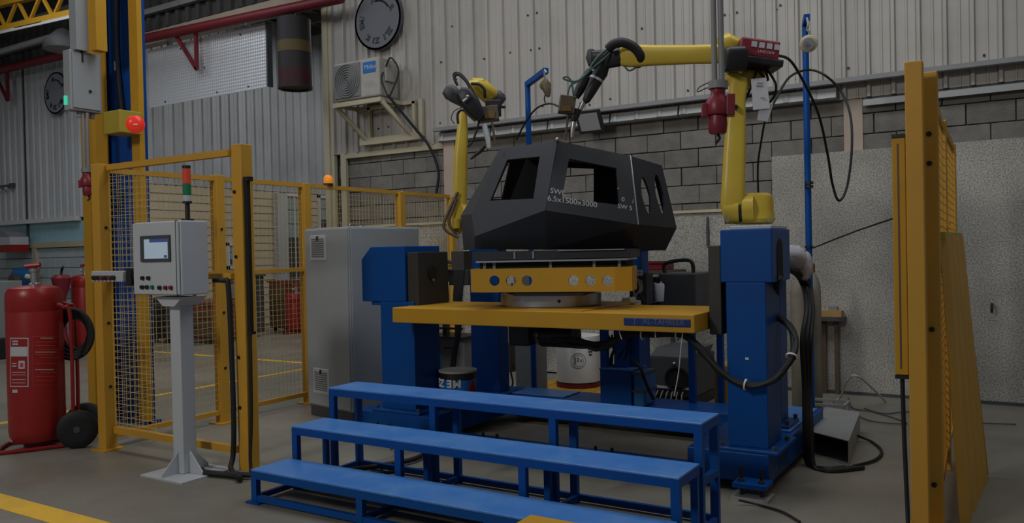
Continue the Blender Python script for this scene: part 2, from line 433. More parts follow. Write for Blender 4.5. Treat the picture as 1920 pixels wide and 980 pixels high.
# speckled boards low on the wall
MB().box(-2.17, YB-.06, .02, 5, YB-.01, 2.415).build('wall_board', 'board', wb, label='tall speckled grey wall board')
MB().box(-7.9, YB-.05, .02, -2.175, YB-.01, 1.87).build('wall_board', 'board', wb, label='low speckled grey wall board')
MB().box(-7.9, YB-.075, 1.87, -2.175, YB-.01, 1.90).build('board_cap', 'cream', wb)
MB().box(-1.47, YB-.012, 2.3, -1.295, YB+.0, 2.93).build('concrete_pillar', 'pillar', wb)
MB().box(-6.38, YB-.07, 1.9, -6.205, YB+.0, 2.93).build('concrete_pillar', 'pillar', wb)
MB().box(-2.17, YB-.075, 0, 5, YB-.06, .03).build('baseboard_back', 'dark_grey', wb)
# corner column, left end of the back wall
MB().box(-8.50, YB-.08, 0, -8.40, YB+.2, 6.7).build('corner_trim', 'cream', wb)
MB().box(-8.40, YB-.06, 0, -8.33, YB+.0, 6.7).build('corner_angle', 'cream', wb)
MB().box(-8.22, YB-.05, 2.86, -6.4, YB-.0, 2.93).build('cladding_edge_trim', 'cream', wb)
MB().box(-8.22, YB-.05, 0, -8.12, YB-.0, 2.86).build('cladding_edge_trim', 'cream', wb)
# header beam over the opening
struct(MB().box(-14.3, YB-.06, 5.15, -8.4, YB+.12, 5.36).build('trim_4', 'pillar'), 'tan beam over the opening to the back hall')
# ---- left hall wall section on the same line
wl = struct(MB().box(-20, YB+.03, 0, -14.32, YB+.22, 5.35).build('wall_far', 'mortar'), 'pale blue block wall with white cladding and blue strip window')
blk = None
for r in range(9):
    z = r*.195; x = -19.9+(.22 if r % 2 else 0)
    while x < -14.75:
        if blk is None: blk = MB().box(x, YB, z, x+.428, YB+.05, z+.185).build('painted_block', 'block_blue', wl, bevel=.006)
        else: link_copy(blk, wl, (x+.214, YB+.025, z))
        x += .44
cladding(wl, -19.9, 25, .222, 2.30, 5.35, YB-.02, 'cladding_far')
MB().box(-19.9, YB-.14, 2.235, -14.8, YB-.01, 2.315).build('conduit_rail', 'white', wl)
MB().box(-19.9, YB-.01, 1.86, -14.62, YB+.02, 2.235).build('strip_window', 'cyan_sheet', wl, label='pale blue translucent strip window')
MB().box(-19.9, YB-.06, 1.755, -14.35, YB+.02, 1.86).build('window_ledge', 'cream', wl)
MB().box(-14.62, YB-.05, 1.76, -14.36, YB+.02, 2.75).build('end_frame', 'white', wl)
MB().box(-14.36, YB-.08, .0, -14.22, YB+.1, 5.35).build('end_post', 'pillar', wl)
MB().box(-14.50, YB-.10, .0, -14.36, YB-.0, 1.75).build('red_post', 'red', wl)
MB().box(-16.45, YB-.06, 0, -16.32, YB-.0, 1.76).build('bracket_post', 'cream', wl)
MB().box(-16.64, YB-.05, 1.86, -16.6, YB-.0, 5.3).build('seam_strip', 'dark_grey', wl)
MB().box(-19.9, YB-.12, .98, -14.7, YB-.0, 1.06).build('bench_ledge', 'cream', wl)
# coat rail with hooks
mb = MB().tube([(-19, YB-.12, 3.02), (-17.0, YB-.12, 3.02)], .02, 6, smooth=False)
for i in range(6): mb.tube([(-18.4+i*.28, YB-.12, 3.02), (-18.4+i*.28, YB-.16, 2.95), (-18.4+i*.28, YB-.2, 3.0)], .012, 5)
mb.box(-17.1, YB-.12, 2.98, -16.98, YB-.01, 3.06)
mb.build('hook_rail', 'dark_grey', wl)
# ---- back hall side wall (runs away from the camera)
XW = -14.0
ws = struct(MB().box(XW-.3, YB+.25, 0, XW-.03, 18.5, 6.7).build('wall_left', 'mortar'), 'back hall wall with cream siding below grey ribbed cladding')
cladding(ws, YB+.3, 44, .222, 2.925, 6.7, XW, 'cladding_far', along='y')
pl = None
for i in range(18):
    z = .02+i*.161
    if pl is None: pl = MB().prism([(XW+.02, YB+.26, z), (XW+.005, YB+.26, z+.157), (XW-.03, YB+.26, z+.157), (XW-.03, YB+.26, z)], (0, 9.4, 0)).build('siding_plank', 'siding', ws); c0 = WL[pl.name].copy()
    else: link_copy(pl, ws, c0+Vector((0, 0, i*.161)))
def window(n, y0, y1, z0, z1, nx, nz, label):
    fr = MB()
    for (a, b, c, d) in ((y0, y0+.06, z0, z1), (y1-.06, y1, z0, z1), (y0, y1, z0, z0+.06), (y0, y1, z1-.06, z1)):
        fr.box(XW+.02, a, c, XW+.07, b, d)
    o = struct(fr.build('window_%d' % n, 'white'), label)
    for i in range(nx):
        for j in range(nz):
            ya = y0+.06+(y1-y0-.12)*i/nx; yb = y0+.06+(y1-y0-.12)*(i+1)/nx
            za = z0+.06+(z1-z0-.12)*j/nz; zb = z0+.06+(z1-z0-.12)*(j+1)/nz
            MB().box(XW+.025, ya+.01, za+.01, XW+.035, yb-.01, zb-.01).build('pane', 'glass' if j >= nz//2 else 'dark_grey', o)
            MB().box(XW+.02, ya-.012, za, XW+.05, ya+.012, zb).build('glazing_bar', 'white', o)
    return o
window(1, 12.85, 13.5, .9, 2.9, 2, 6, 'tall multi-pane window in the back hall wall')
window(2, 13.9, 14.7, 1.75, 2.9, 3, 4, 'upper multi-pane window further back')
p0 = xpt(423, 504, XW); p1 = xpt(452, 455, XW)
window(3, p0.y, p1.y, p0.z, p1.z, 3, 3, 'small dark window low in the back hall wall')
MB().box(XW+.02, 12.55, .3, XW+.18, 12.84, 2.88).build('window_pilaster', 'cladding_far', ws)
struct(MB().box(XW, 18.3, 0, -8.4, 18.5, 6.7).build('wall_rear', 'cladding_far'), 'end wall of the back hall')
struct(MB().box(-20.1, -3, 0, -20, 8.9, 6.74).build('wall_end', 'cladding_far'), 'pale end wall of the left bay')
# ---- dark roof sheeting over the opening and the far bay
wu = struct(MB().box(-20, YB-.02, 5.36, -8.5, YB+.10, 6.74).build('wall_upper', 'dark_sheet'), 'dark ribbed gable sheeting above the opening')
ds = None
for i in range(44):
    x = -19.9+i*.26
    if ds is None: ds = MB().prism([(x, YB-.02, 5.37), (x+.02, YB-.07, 5.37), (x+.10, YB-.07, 5.37), (x+.12, YB-.02, 5.37)], (0, 0, 1.36)).build('gable_rib', 'dark_sheet', wu); c0 = WL[ds.name].copy()
    else: link_copy(ds, wu, c0+Vector((i*.26, 0, 0)))
for z in (5.62, 6.1): MB().box(-20, YB-.16, z, -8.5, YB-.07, z+.09).build('gable_rail', 'mid_grey', wu)

# ================================================================== LEFT SIDE
# ---- tall blue and yellow steel column
XL, XR, YC = -7.37, -6.69, 4.5
t = thing('steel_column', 'tall blue steel column with yellow flanges behind the fence', 'column', ((XL+XR)/2, YC+.15, 0))
MB().box(XL+.035, YC+.05, 0, XR-.035, YC+.09, 6.7).build('web', 'column_blue', t)
MB().box(XL, YC+.012, 0, XL+.035, YC+.10, 6.7).build('flange', 'yellow', t)
MB().box(XR-.035, YC+.012, 0, XR-.02, YC+.05, 6.7).build('flange', 'yellow', t)
MB().box(XL-.02, YC+.0, 0, XL+.16, YC+.012, 6.7).build('flange_cover', 'yellow', t)
MB().box(XR-.14, YC+.0, 0, XR-.02, YC+.012, 6.7).build('flange_cover', 'yellow', t)
MB().box(XL-.02, YC-.02, 0, XR-.02, YC+.14, .025).build('base_plate', 'column_blue', t)
c = MB().tube([(-7.08, YC+.03, 6.7), (-7.10, YC+.03, 5.2), (-7.02, YC+.03, 4.4), (-7.06, YC+.03, 3.5), (-7.0, YC+.03, 2.85)], .022, 8).build('cable', 'rubber', t)
MB().box(-7.10, YC+.02, 3.25, -7.05, YC+.05, 3.33).build('cable_clip', 'white', t)
MB().box(-7.13, YC+.02, 5.0, -7.08, YC+.05, 5.08).build('cable_clip', 'white', t)
# second yellow upright behind the grey box
tag(MB().box(-7.72, 4.55, 0, -7.60, 4.75, 6.7).build('yellow_upright', 'yellow', bevel=.005), 'narrow yellow upright left of the blue column, above grey box', 'upright')
# siren on the column
p = ypt(232, 255, YC-.06); q = ypt(262, 212, YC-.06)
t = thing('warning_siren', 'red round warning lamp on a yellow box on the blue column', 'warning lamp', (p.x+.1, YC-.06, p.z))
MB().box(ypt(218, 240, YC-.1).x, YC-.22, p.z, ypt(243, 240, YC-.1).x+.04, YC-.002, q.z+.02).build('housing', 'olive_yellow', t, bevel=.008)
cc = ypt(254, 233, YC-.26)
ax = (EYE-cc).normalized()
MB().lathe(cc-ax*.06, [(.055, 0), (.075, .012), (.076, .04), (.066, .06), (.035, .074), (.0, .078)], 28, ax).build('red_lens', 'red_lens', t, smooth=True)
MB().obox(cc+ax*.020, RT, UP, ax, .018, .005, .004).build('painted_glint', 'white', t)  # white bar painted as a highlight on the lens
# grey electrical box with conduit and red socket
X = -7.0
a = xpt(133, 205, X); b = xpt(188, 208, X); tp = xpt(133, 92, X)
t = thing('electrical_box', 'grey electrical box with green pilot lamp high on the column', 'electrical box', (X-.1, a.y+.13, a.z))
bx0 = ypt(120, 205, a.y).x
MB().box(bx0, a.y, a.z, X, b.y+.02, tp.z).build('enclosure', 'grey_paint', t, bevel=.008)
MB().box(X, a.y+.02, a.z+.02, X+.012, b.y, tp.z-.02).build('door', 'grey_paint', t, bevel=.004)
g = ypt(123, 188, a.y-.01)
MB().box(g.x-.012, a.y-.02, g.z-.04, g.x+.012, a.y+.005, g.z+.04).build('pilot_lamp', 'led_green', t)
MB().box(X+.012, a.y+.16, a.z+.17, X+.025, a.y+.18, a.z+.19).build('lock', 'black', t)
MB().box(X-.02, a.y+.10, tp.z-.10, X+.016, a.y+.115, tp.z).build('conduit_saddle', 'black', t)
for k in range(3): MB().cyl((X-.05, a.y+.10+.06*k, a.z-.05), (X-.05, a.y+.10+.06*k, a.z), .022, n=10).build('cable_gland', 'mid_grey', t)
MB().box(bx0+.05, a.y+.04, tp.z, bx0+.15, a.y+.15, 6.7).build('cable_duct', 'grey_paint', t)
MB().box(bx0+.18, a.y+.15, tp.z, bx0+.27, a.y+.25, 6.7).build('cable_duct', 'yellow', t)
# conduit down to red socket
def plug(name, label, c, size, top, tilt):
    t = thing(name, label, 'power plug', (c.x, c.y, c.z-.55*size))
    ax = (Vector((0, 0, 1))+RT*tilt).normalized(); r = size*.21
    MB().cyl(c+ax*size*.35, c+ax*size*.48, r*.8, n=16).build('collar', 'mid_grey', t, smooth=True)
    MB().lathe(c-ax*size*.10, [(r*.95, 0), (r*1.0, size*.02), (r*.95, size*.25), (r*.62, size*.33), (r*.55, size*.46)], 18, ax).build('socket_body', 'plug_red', t, smooth=True)
    side = ax.cross((EYE-c).normalized()).normalized()
    MB().obox(c+side*r*1.0+ax*size*.06, side, ax, side.cross(ax), r*.34, size*.18, r*.7).build('side_housing', 'plug_red', t, bevel=.006)
    MB().obox(c-side*r*1.05-ax*size*.02, side, ax, side.cross(ax), r*.26, size*.12, r*.55).build('hinge_lid', 'plug_red', t, bevel=.006)
    MB().lathe(c-ax*size*.42, [(r*.60, 0), (r*.72, size*.03), (r*.78, size*.18), (r*.70, size*.32)], 18, ax).build('plug_body', 'plug_red', t, smooth=True)
    e = c+ax*size*.45
    for k in (-1, 1):
        MB().cyl(e+side*(k*r*.28), Vector((e.x+side.x*k*r*.28, e.y+side.y*k*r*.28, top)), r*.24, n=10).build('conduit', 'mid_grey', t, smooth=True)
    MB().tube([c-ax*size*.42, c-ax*size*.5+side*.01, c-ax*size*.58-side*.01], .008, 6).build('tether', 'rubber', t)
    return t
plug('power_socket', 'red industrial power socket hanging beside the left yellow fence post', dpt(164, 343, 7.25), .27, xpt(188, 208, -7.0).z-.03, -.04)
plug('power_socket', 'large red industrial power plug hanging in front of the right robot', dpt(1346, 205, 4.35), .31, 6.7, 0.03)
# yellow roof truss
t = thing('roof_truss', 'yellow lattice roof truss at the top left corner', 'truss', (-13, 7.3, 5.3))
yT = 7.3
lo = [ypt(0, 56, yT), ypt(140, 24, yT)]; hi = [ypt(0, 8, yT), ypt(140, -26, yT)]
def ext(pr, k0, k1): d = pr[1]-pr[0]; return pr[0]+d*k0, pr[0]+d*k1
l0, l1 = ext(lo, -1.2, 1.7); h0, h1 = ext(hi, -1.2, 1.7)
MB().bar(l0, l1, .10, .10).build('bottom_chord', 'yellow', t); MB().bar(h0, h1, .10, .10).build('top_chord', 'yellow', t)
MB().bar(l0-Vector((0, .04, .06)), l1-Vector((0, .04, .06)), .02, .05).build('edge_strip', 'white', t)
n = 9
for i in range(n):
    f0, f1 = i/n, (i+1)/n
    pA = l0.lerp(l1, f0); pB = h0.lerp(h1, (f0+f1)/2); pC = l0.lerp(l1, f1)
    MB().bar(pA, pB, .045).build('lattice_brace', 'yellow', t); MB().bar(pB, pC, .045).build('lattice_brace', 'yellow', t)
# red sprinkler pipe with brackets
yP = 8.35
t = thing('sprinkler_pipe', 'long dark red pipe running under the roof', 'pipe', (-12, yP, 5.1))
MB().tube([ypt(-120, 161, yP), ypt(120, 103, yP), ypt(260, 75, yP), ypt(640, -4, yP)], .075, 12, smooth=False).build('pipe', 'dark_red', t, smooth=True)
for (px, py) in ((8, 128), (362, 55)):
    a = ypt(px, py, yP)
    k = MB().bar(a+Vector((-.55, .05, 0)), a+Vector((.05, .05, -.0)), .05).bar(a+Vector((-.5, .05, 0)), a+Vector((-.0, .05, -.62)), .05).bar(a+Vector((0, .05, .0)), a+Vector((0, .05, -.62)), .05)
    k.build('bracket', 'dark_red', t)
# conduit and motor under the roof at left
t = thing('overhead_conduit', 'pale overhead conduit with grey junction box at the far left', 'conduit', (-14, 8.0, 5.3))
MB().tube([ypt(-40, 108, 8.0), ypt(8, 94, 8.0), ypt(100, 68, 8.0)], .05, 10, smooth=False).build('conduit', 'light_grey', t, smooth=True)
a = ypt(118, 78, 8.0)
MB().lathe(a-Vector((0, 0, .2)), [(.1, 0), (.32, .06), (.30, .2), (.12, .38), (.06, .42)], 16).build('junction_hood', 'mid_grey', t, smooth=True)
# checker plate sheet
a, b, c, d = ypt(280, 203, 8.55), ypt(503, 162, 8.55), ypt(503, 40, 8.55), ypt(280, 95, 8.55)
t = thing('checker_plate_sheet', 'shiny aluminium checker plate sheet hung over the opening', 'metal sheet', (a+b)/2)
z0 = (a.z+b.z)/2; z1 = (c.z+d.z)/2; xs = ypt(312, 150, 8.55).x
MB().box(xs+.004, 8.55, z0, b.x, 8.56, z1).build('sheet', 'checker', t)
MB().box(a.x, 8.552, z0, xs-.004, 8.562, z1).build('sheet', 'checker', t)
MB().box(b.x, 8.52, z0, b.x+.03, 8.62, z1).build('edge_frame', 'dark_grey', t)
for xx in (a.x+.5, b.x-.5): MB().box(xx, 8.561, z1-.2, xx+.05, 8.64, 5.2).build('hanger_strap', 'mid_grey', t)
for (fx, fz) in ((.15, .06), (.6, .06), (.85, .06), (.5, .5), (.3, .9), (.8, .9)):
    x = a.x+(b.x-a.x)*fx; z = z0+(z1-z0)*fz; MB().cyl((x, 8.552, z), (x, 8.54, z), .015, n=8).build('bolt', 'dark_grey', t)
# hanging banded tube
a, b = ypt(525, 40, 8.4), ypt(580, 160, 8.4); cx = (a.x+b.x)/2; r = abs(b.x-a.x)/2*.84
t = thing('hanging_drum', 'dark hanging cylinder with yellow and red bands beside the corner', 'duct', (cx, 8.4, b.z))
h = a.z-.02-b.z
MB().cyl((cx, 8.4, b.z+h*.26), (cx, 8.4, b.z+h), r, n=28).build('duct_body', 'drum_shaded_dark', t, smooth=True)
MB().cyl((cx, 8.4, b.z), (cx, 8.4, b.z+h*.26), r*1.005, n=28).build('red_band', 'drum_shaded_red', t, smooth=True)
MB().cyl((cx, 8.4, b.z+h*.50), (cx, 8.4, b.z+h*.66), r*1.012, n=28).build('yellow_band', 'drum_shaded_yellow', t, smooth=True)
MB().ring((cx, 8.4, b.z-.02), (0, 0, 1), r*1.03, r*.8, .04).build('rim', 'drum_shaded_dark', t)
MB().tube([(cx, 8.4, b.z+h), (cx, 8.4, b.z+h+.12)], .03, 8, smooth=False).build('hanger_rod', 'mid_grey', t)
MB().bar((cx-.1, 8.42, a.z+.12), (-8.4, 8.6, a.z+.2), .05).build('support_arm', 'light_grey', t)
# ---- round lettered discs on the walls
def disc(label, c, rx, txt_at, mt='disc_grey'):
    t = thing('lettered_disc', label, 'sign', (c.x, c.y, c.z-rx), 'round lettered discs on the cladding')
    MB().cyl((c.x, c.y, c.z), (c.x, c.y-.05, c.z), rx, n=40).build('disc', mt, t, smooth=True)
    MB().ring((c.x, c.y-.05, c.z), (0, 1, 0), rx, rx*.93, .012, 40).build('rim', mt, t)
    for (ch, ang) in txt_at:
        th = math.radians(ang); rad = Vector((math.cos(th), 0, math.sin(th)))
        tang = Vector((math.sin(th), 0, -math.cos(th)))
        text('letter', ch, Vector((c.x, c.y-.055, c.z))+rad*rx*.60-tang*rx*.09, tang, rad, rx*.26, 'black', t, depth=.003, bold=.004)
    arc = [Vector((c.x+rx*.58*math.cos(math.radians(a)), c.y-.056, c.z+rx*.62*math.sin(math.radians(a)))) for a in range(35, 96, 10)]
    MB().tube(arc, rx*.03, 6).build('arc_stroke', 'black', t)
la = [('I', 160), ('M', 180), ('E', 192), ('K', 232), ('I', 250), ('Z', 268), ('I', 290), ('L', 306), ('Z', 320), ('R', 25), ('A', 105)]
disc('large grey round disc with dark lettering above the air conditioner', ypt(712, 38, 8.60), .41, la)
disc('grey round disc with lettering on the far left cladding', ypt(109, 175, 8.62), .39, la, 'disc_pale')
# ---- air conditioner outdoor unit on a frame
YA0, YA1 = 8.18, 8.56
a = ypt(622, 190, YA0); b = ypt(700, 185, YA0); tl = ypt(622, 122, YA0); 
x0, x1 = ypt(626, 180, YA0).x, ypt(712, 180, YA0).x; z0 = ypt(700, 183, YA0).z+.02; z1 = ypt(700, 107, YA0).z
t = thing('air_conditioner', 'dusty white air conditioner outdoor unit on a wall frame', 'air conditioner', ((x0+x1)/2, (YA0+YA1)/2, z0))
MB().box(x0, YA0, z0, x1, YA1, z1).build('casing', 'ac_white', t, bevel=.02)
xm = x0+(x1-x0)*.60
MB().box(x0+.02, YA0-.012, z0+.03, xm, YA0, z1-.03).build('grille_panel', 'ac_grille', t, bevel=.005)
for i in range(7): MB().ring((x0+.02+(xm-x0-.02)/2, YA0-.025, (z0+z1)/2), (0, 1, 0), .03+.032*i, .022+.032*i, .01, 30).build('grille_ring', 'mid_grey', t)
MB().box(xm+.05, YA0-.008, z1-.19, x1-.06, YA0, z1-.05).build('badge', 'badge_blue', t)
text('badge_lettering', 'Midea', (xm+.075, YA0-.010, z1-.145), (1, 0, 0), (0, 0, 1), .085, 'chalk', t)
MB().box(x1, YA0+.1, z0+.2, x1+.03, YA0+.28, z1-.06).build('valve_cover', 'ac_white', t, bevel=.01)
MB().tube([(x1+.03, YA0+.1, z1-.12), (x1+.12, YA0+.1, z1-.02), (x1+.2, YA0+.15, z0+.3), (x1+.08, YA0+.1, z0-.02)], .011, 8).build('pipe', 'rubber', t)
MB().tube([(x1+.02, YA0+.06, z1-.2), (x1+.02, YA0+.02, z0+.2), (x1+.10, YA0+.04, z0-.02)], .011, 8).build('pipe', 'rubber', t)
MB().tube([(x1+.09, YA0+.05, z0), (x1+.35, YA0+.3, z0-.45), ypt(805, 275, YA1), ypt(822, 320, YA1+.06), ypt(818, 362, YA1+.06)], .018, 8).build('drain_hose', 'rubber', t)
fz = z0-.02
t = thing('wall_bracket_frame', 'cream welded steel frame carrying the air conditioner', 'bracket', ((x0+x1)/2, 8.4, fz-.75))
xb0, xb1, zb = -8.05, -7.05, ypt(700, 265, 8.6).z
def beam(nm, p, q, w=.05): MB().bar(p, q, w).build(nm, 'cream', t)
beam('front_rail', (x0-.02, YA0+.02, fz-.03), (x1+.02, YA0+.02, fz-.03), .06)
beam('rear_rail', (x0, 8.62, fz-.03), (x1+.25, 8.62, fz-.03)); beam('lower_rail', (x0+.1, 8.6, zb), (x1+.35, 8.6, zb), .09)
for xx in (x0+.02, x1+.0):
    beam('arm', (xx, YA0, fz-.03), (xx+.02, 8.62, fz-.03)); beam('strut', (xx+.0, YA0+.03, fz-.05), (xx+.20, 8.6, zb)); beam('upright', (xx+.22, 8.62, fz-.02), (xx+.22, 8.62, zb))
beam('upright', (x1+.34, 8.62, fz), (x1+.34, 8.62, zb))
# ================================================================== FENCES
def mesh_panel(parent, p0, p1, z0, z1, pitch=.05, r=.0015, material='mesh_yellow'):
    p0, p1 = Vector(p0), Vector(p1); d = p1-p0; L = d.length; d.normalize(); mb = MB(); n = int(L/pitch)
    side = Vector((-d.y, d.x, 0))
    for i in range(n+1):
        q = p0+d*(L*i/n); mb.bar((q.x, q.y, z0), (q.x, q.y, z1), r*2)
    k = int((z1-z0)/pitch)
    for j in range(k+1):
        z = z0+(z1-z0)*j/k; a = p0+side*.004; b = p1+side*.004; mb.bar((a.x, a.y, z), (b.x, b.y, z), r*2)
    o = mb.build('wire_mesh', material, parent); o['kind'] = 'stuff'; return o
FX = -6.14
t = thing('safety_fence', 'yellow wire mesh safety fence running back behind the grey cabinet', 'fence', (FX, 6.1, 0))
ys = [3.77, 4.87, 5.93, 7.43, 8.44]
for i, y in enumerate(ys):
    w = .045 if i else .05
    MB().box(FX-w, y-w, 0, FX+w, y+w, 2.25-.012*i).build('post', 'fence_yellow', t, bevel=.004)
    MB().box(FX-.09, y-.09, 0, FX+.09, y+.09, .012).build('foot_plate', 'fence_yellow', t)
    for z in (.5, 1.0, 1.75): MB().cyl((FX+w, y, z), (FX+w+.008, y, z), .012, n=8).build('bolt', 'black', t)
for i in range(4):
    ya, yb = ys[i]+.045, ys[i+1]-.045
    for (nm, z, h) in (('top_rail', 2.205, .04), ('mid_rail', 1.355, .035), ('bottom_rail', .10, .04)):
        MB().box(FX-.02, ya, z-h/2, FX+.02, yb, z+h/2).build(nm, 'fence_yellow', t)
    mesh_panel(t, (FX+.005, ya, 0), (FX+.005, yb, 0), .11, 2.19)
# amber beacon on the fence
yb = xpt(616, 356, FX).y
t = thing('amber_beacon', 'small glowing amber beacon on top of the mesh fence', 'beacon', (FX, yb, 2.225))
MB().cyl((FX, yb, 2.2251), (FX, yb, 2.245), .05, n=18).build('beacon_base', 'black', t)
MB().lathe((FX, yb, 2.245), [(.045, 0), (.05, .02), (.048, .06), (.03, .085), (0, .09)], 18).build('lens', 'orange_lens', t, smooth=True)
# gate between the near posts
GB = Vector((-4.60, 3.86, 0)); GA = Vector((FX+.06, 3.80, 0))
t = thing('safety_gate', 'yellow mesh gate and tall post beside the operator console', 'gate', (-5.3, 3.83, 0))
MB().box(GB.x-.05, GB.y-.05, 0, GB.x+.05, GB.y+.05, 2.28).build('post', 'fence_yellow', t, bevel=.005)
MB().box(GB.x-.1, GB.y-.1, 0, GB.x+.1, GB.y+.1, .012).build('foot_plate', 'galv', t)
MB().box(GA.x, GA.y-.02, 2.20, GB.x-.05, GA.y+.03, 2.245).build('top_rail', 'fence_yellow', t)
MB().box(GA.x, GA.y-.02, 1.345, GB.x-.05, GA.y+.02, 1.385).build('mid_rail', 'fence_yellow', t)
MB().box(GA.x, GA.y-.02, .13, GB.x-.05, GA.y+.02, .18).build('bottom_rail', 'fence_yellow', t)
mesh_panel(t, (GA.x+.0, GA.y, 0), (GA.x+.52, GA.y, 0), .16, 2.2)
for z in (.45, .8, 1.5, 1.95): MB().cyl((GB.x-.02, GB.y-.05, z), (GB.x-.02, GB.y-.06, z), .012, n=8).build('bolt', 'black', t)
MB().box(GB.x+.052, GB.y-.03, .98, GB.x+.08, GB.y+.0, 2.02).build('light_curtain', 'black', t, label='slim black light curtain strip')
MB().box(GB.x+.05, GB.y-.035, 2.02, GB.x+.10, GB.y+.01, 2.05).build('curtain_bracket', 'black', t)
MB().box(GB.x+.05, GB.y-.035, .96, GB.x+.09, GB.y+.01, .98).build('curtain_bracket', 'black', t)
MB().tube([(GB.x+.066, GB.y-.02, .97), (GB.x+.068, GB.y-.03, .4), (GB.x+.07, GB.y-.05, .06), (GB.x+.16, GB.y-.06, .015), (GB.x+.6, GB.y+.1, .012), (GB.x+1.1, GB.y+.55, .012)], .011, 6).build('curtain_cable', 'rubber', t)
# latch box on the left post
a = ypt(190, 527, 3.70); b = ypt(250, 515, 3.70)
t = thing('gate_button_box', 'small grey push button box on the left gate post', 'control box', (a.x+.15, 3.67, a.z))
MB().box(a.x, 3.62, a.z, a.x+.40, 3.70, a.z+.08).build('enclosure', 'light_grey', t, bevel=.005)
for i in range(6): MB().cyl((a.x+.05+.05*i, 3.62, a.z+.03), (a.x+.05+.05*i, 3.60, a.z+.03), .018, n=10).build('push_button', ['black', 'black', 'dark_red', 'black', 'dark_red', 'black'][i], t)
MB().box(a.x+.41, 3.64, a.z-.03, a.x+.47, 3.68, a.z+.10).build('latch_handle', 'black', t, bevel=.006)
MB().box(a.x+.48, 3.65, a.z+.02, a.x+.62, 3.68, a.z+.05).build('latch_bolt', 'black', t)
# console cable: along the gate rail, down, and over the floor
tag(MB().tube([(-4.78, 3.74, 1.34), (-4.70, 3.77, 1.335), (-4.67, 3.775, 1.30), (-4.655, 3.775, .9), (-4.65, 3.775, .35), (-4.66, 3.77, .12), (-4.62, 3.72, .04), (-4.45, 3.70, .028), (-4.0, 4.0, .028), (-3.7, 4.5, .028), (-3.75, 4.78, .028)], .018, 10).build('power_cable', 'rubber', smooth=True), 'thick black cable dropping beside the gate post to the floor', 'cable')
tag(MB().tube([(-4.86, 3.66, .02), (-4.75, 3.62, .024), (-4.5, 3.66, .026), (-4.40, 3.61, .026)], .022, 8).build('console_cable', 'rubber', smooth=True), 'short black cable from the console foot across the floor', 'cable')
# ---- operator console
cx, cy = -4.95, 3.60
t = thing('operator_console', 'light grey operator console with touch screen on a post', 'console', (cx, cy, 0))
MB().box(-5.17, 3.40, 0, -4.72, 3.82, .012).build('base_plate', 'light_grey', t)
MB().box(cx-.055, cy-.055, .012, cx+.055, cy+.055, 1.23).build('post', 'light_grey', t, bevel=.006)
for (dx, dy) in ((1, 0), (-1, 0), (0, 1), (0, -1)):
    a = Vector((cx+dx*.055, cy+dy*.055, .012)); s = Vector((dy*.005, dx*.005, 0))
    MB().prism([a-s, a+Vector((dx*.13, dy*.13, 0))-s, a+Vector((dx*.13, dy*.13, .02))-s, a+Vector((0, 0, .15))-s], s*2).build('gusset', 'light_grey', t)
MB().prism([(cx-.15, cy-.10, 1.235), (cx+.15, cy-.10, 1.235), (cx+.06, cy-.10, 1.17), (cx-.06, cy-.10, 1.17)], (0, .2, 0)).build('neck_plate', 'light_grey', t)
BX0, BX1, BY0, BY1, BZ0, BZ1 = -5.235, -4.73, 3.45, 3.665, 1.25, 1.75
MB().box(BX0, BY0, BZ0, BX1, BY1, BZ1).build('enclosure', 'light_grey', t, bevel=.008)
dr = MB().box(BX0+.004, BY0-.018, BZ0+.006, BX1-.008, BY0-.003, BZ1-.006).build('door', 'light_grey', t, bevel=.004)
yf = BY0-.018
s0, s1 = ypt(266, 491, yf), ypt(320, 440, yf)
MB().box(s0.x, yf-.012, s0.z, s1.x, yf, s1.z).build('screen_bezel', 'dark_grey', dr, bevel=.003)
u0, u1 = ypt(271, 485, yf-.012), ypt(314, 447, yf-.012)
MB().box(u0.x, yf-.0135, u0.z, u1.x, yf-.012, u1.z).build('screen', 'screen', dr, label='lit pale blue touch screen')
MB().box(u0.x+.06, yf-.0145, u1.z-.022, u1.x, yf-.0135, u1.z).build('screen_header', 'screen_bar', dr)
MB().box(u1.x-.04, yf-.0145, u0.z+.004, u1.x-.008, yf-.0135, u0.z+.022).build('screen_key', 'screen_bar', dr)
def btns(pts, names, mats):
    for (px, py), m_ in zip(pts, mats):
        p = ypt(px, py, yf); MB().cyl(p, p-Vector((0, .018, 0)), .014, n=12).build('push_button', m_, dr)
        MB().box(p.x-.014, yf-.002, p.z-.03, p.x+.014, yf, p.z-.018).build('button_tag', 'white', dr)
btns([(269, 521), (280, 521)], '', ['black', 'black'])
btns([(268, 538), (277, 538), (287, 538), (301, 539), (312, 539), (322, 539)], '', ['black', 'black', 'tower_green', 'black', 'dark_red', 'dark_red'])
MB().box(BX0-.006, BY0+.01, BZ1-.06, BX0, BY0+.03, BZ1-.02).build('hinge', 'mid_grey', t)
MB().box(BX1-.03, BY0-.02, BZ0, BX1-.024, BY0-.003, BZ1).build('door_gap', 'dark_grey', t)
MB().cyl((BX1-.08, BY1-.06, BZ0-.01), (BX1-.08, BY1-.06, BZ0), .012, n=8).build('cable_gland', 'black', t)
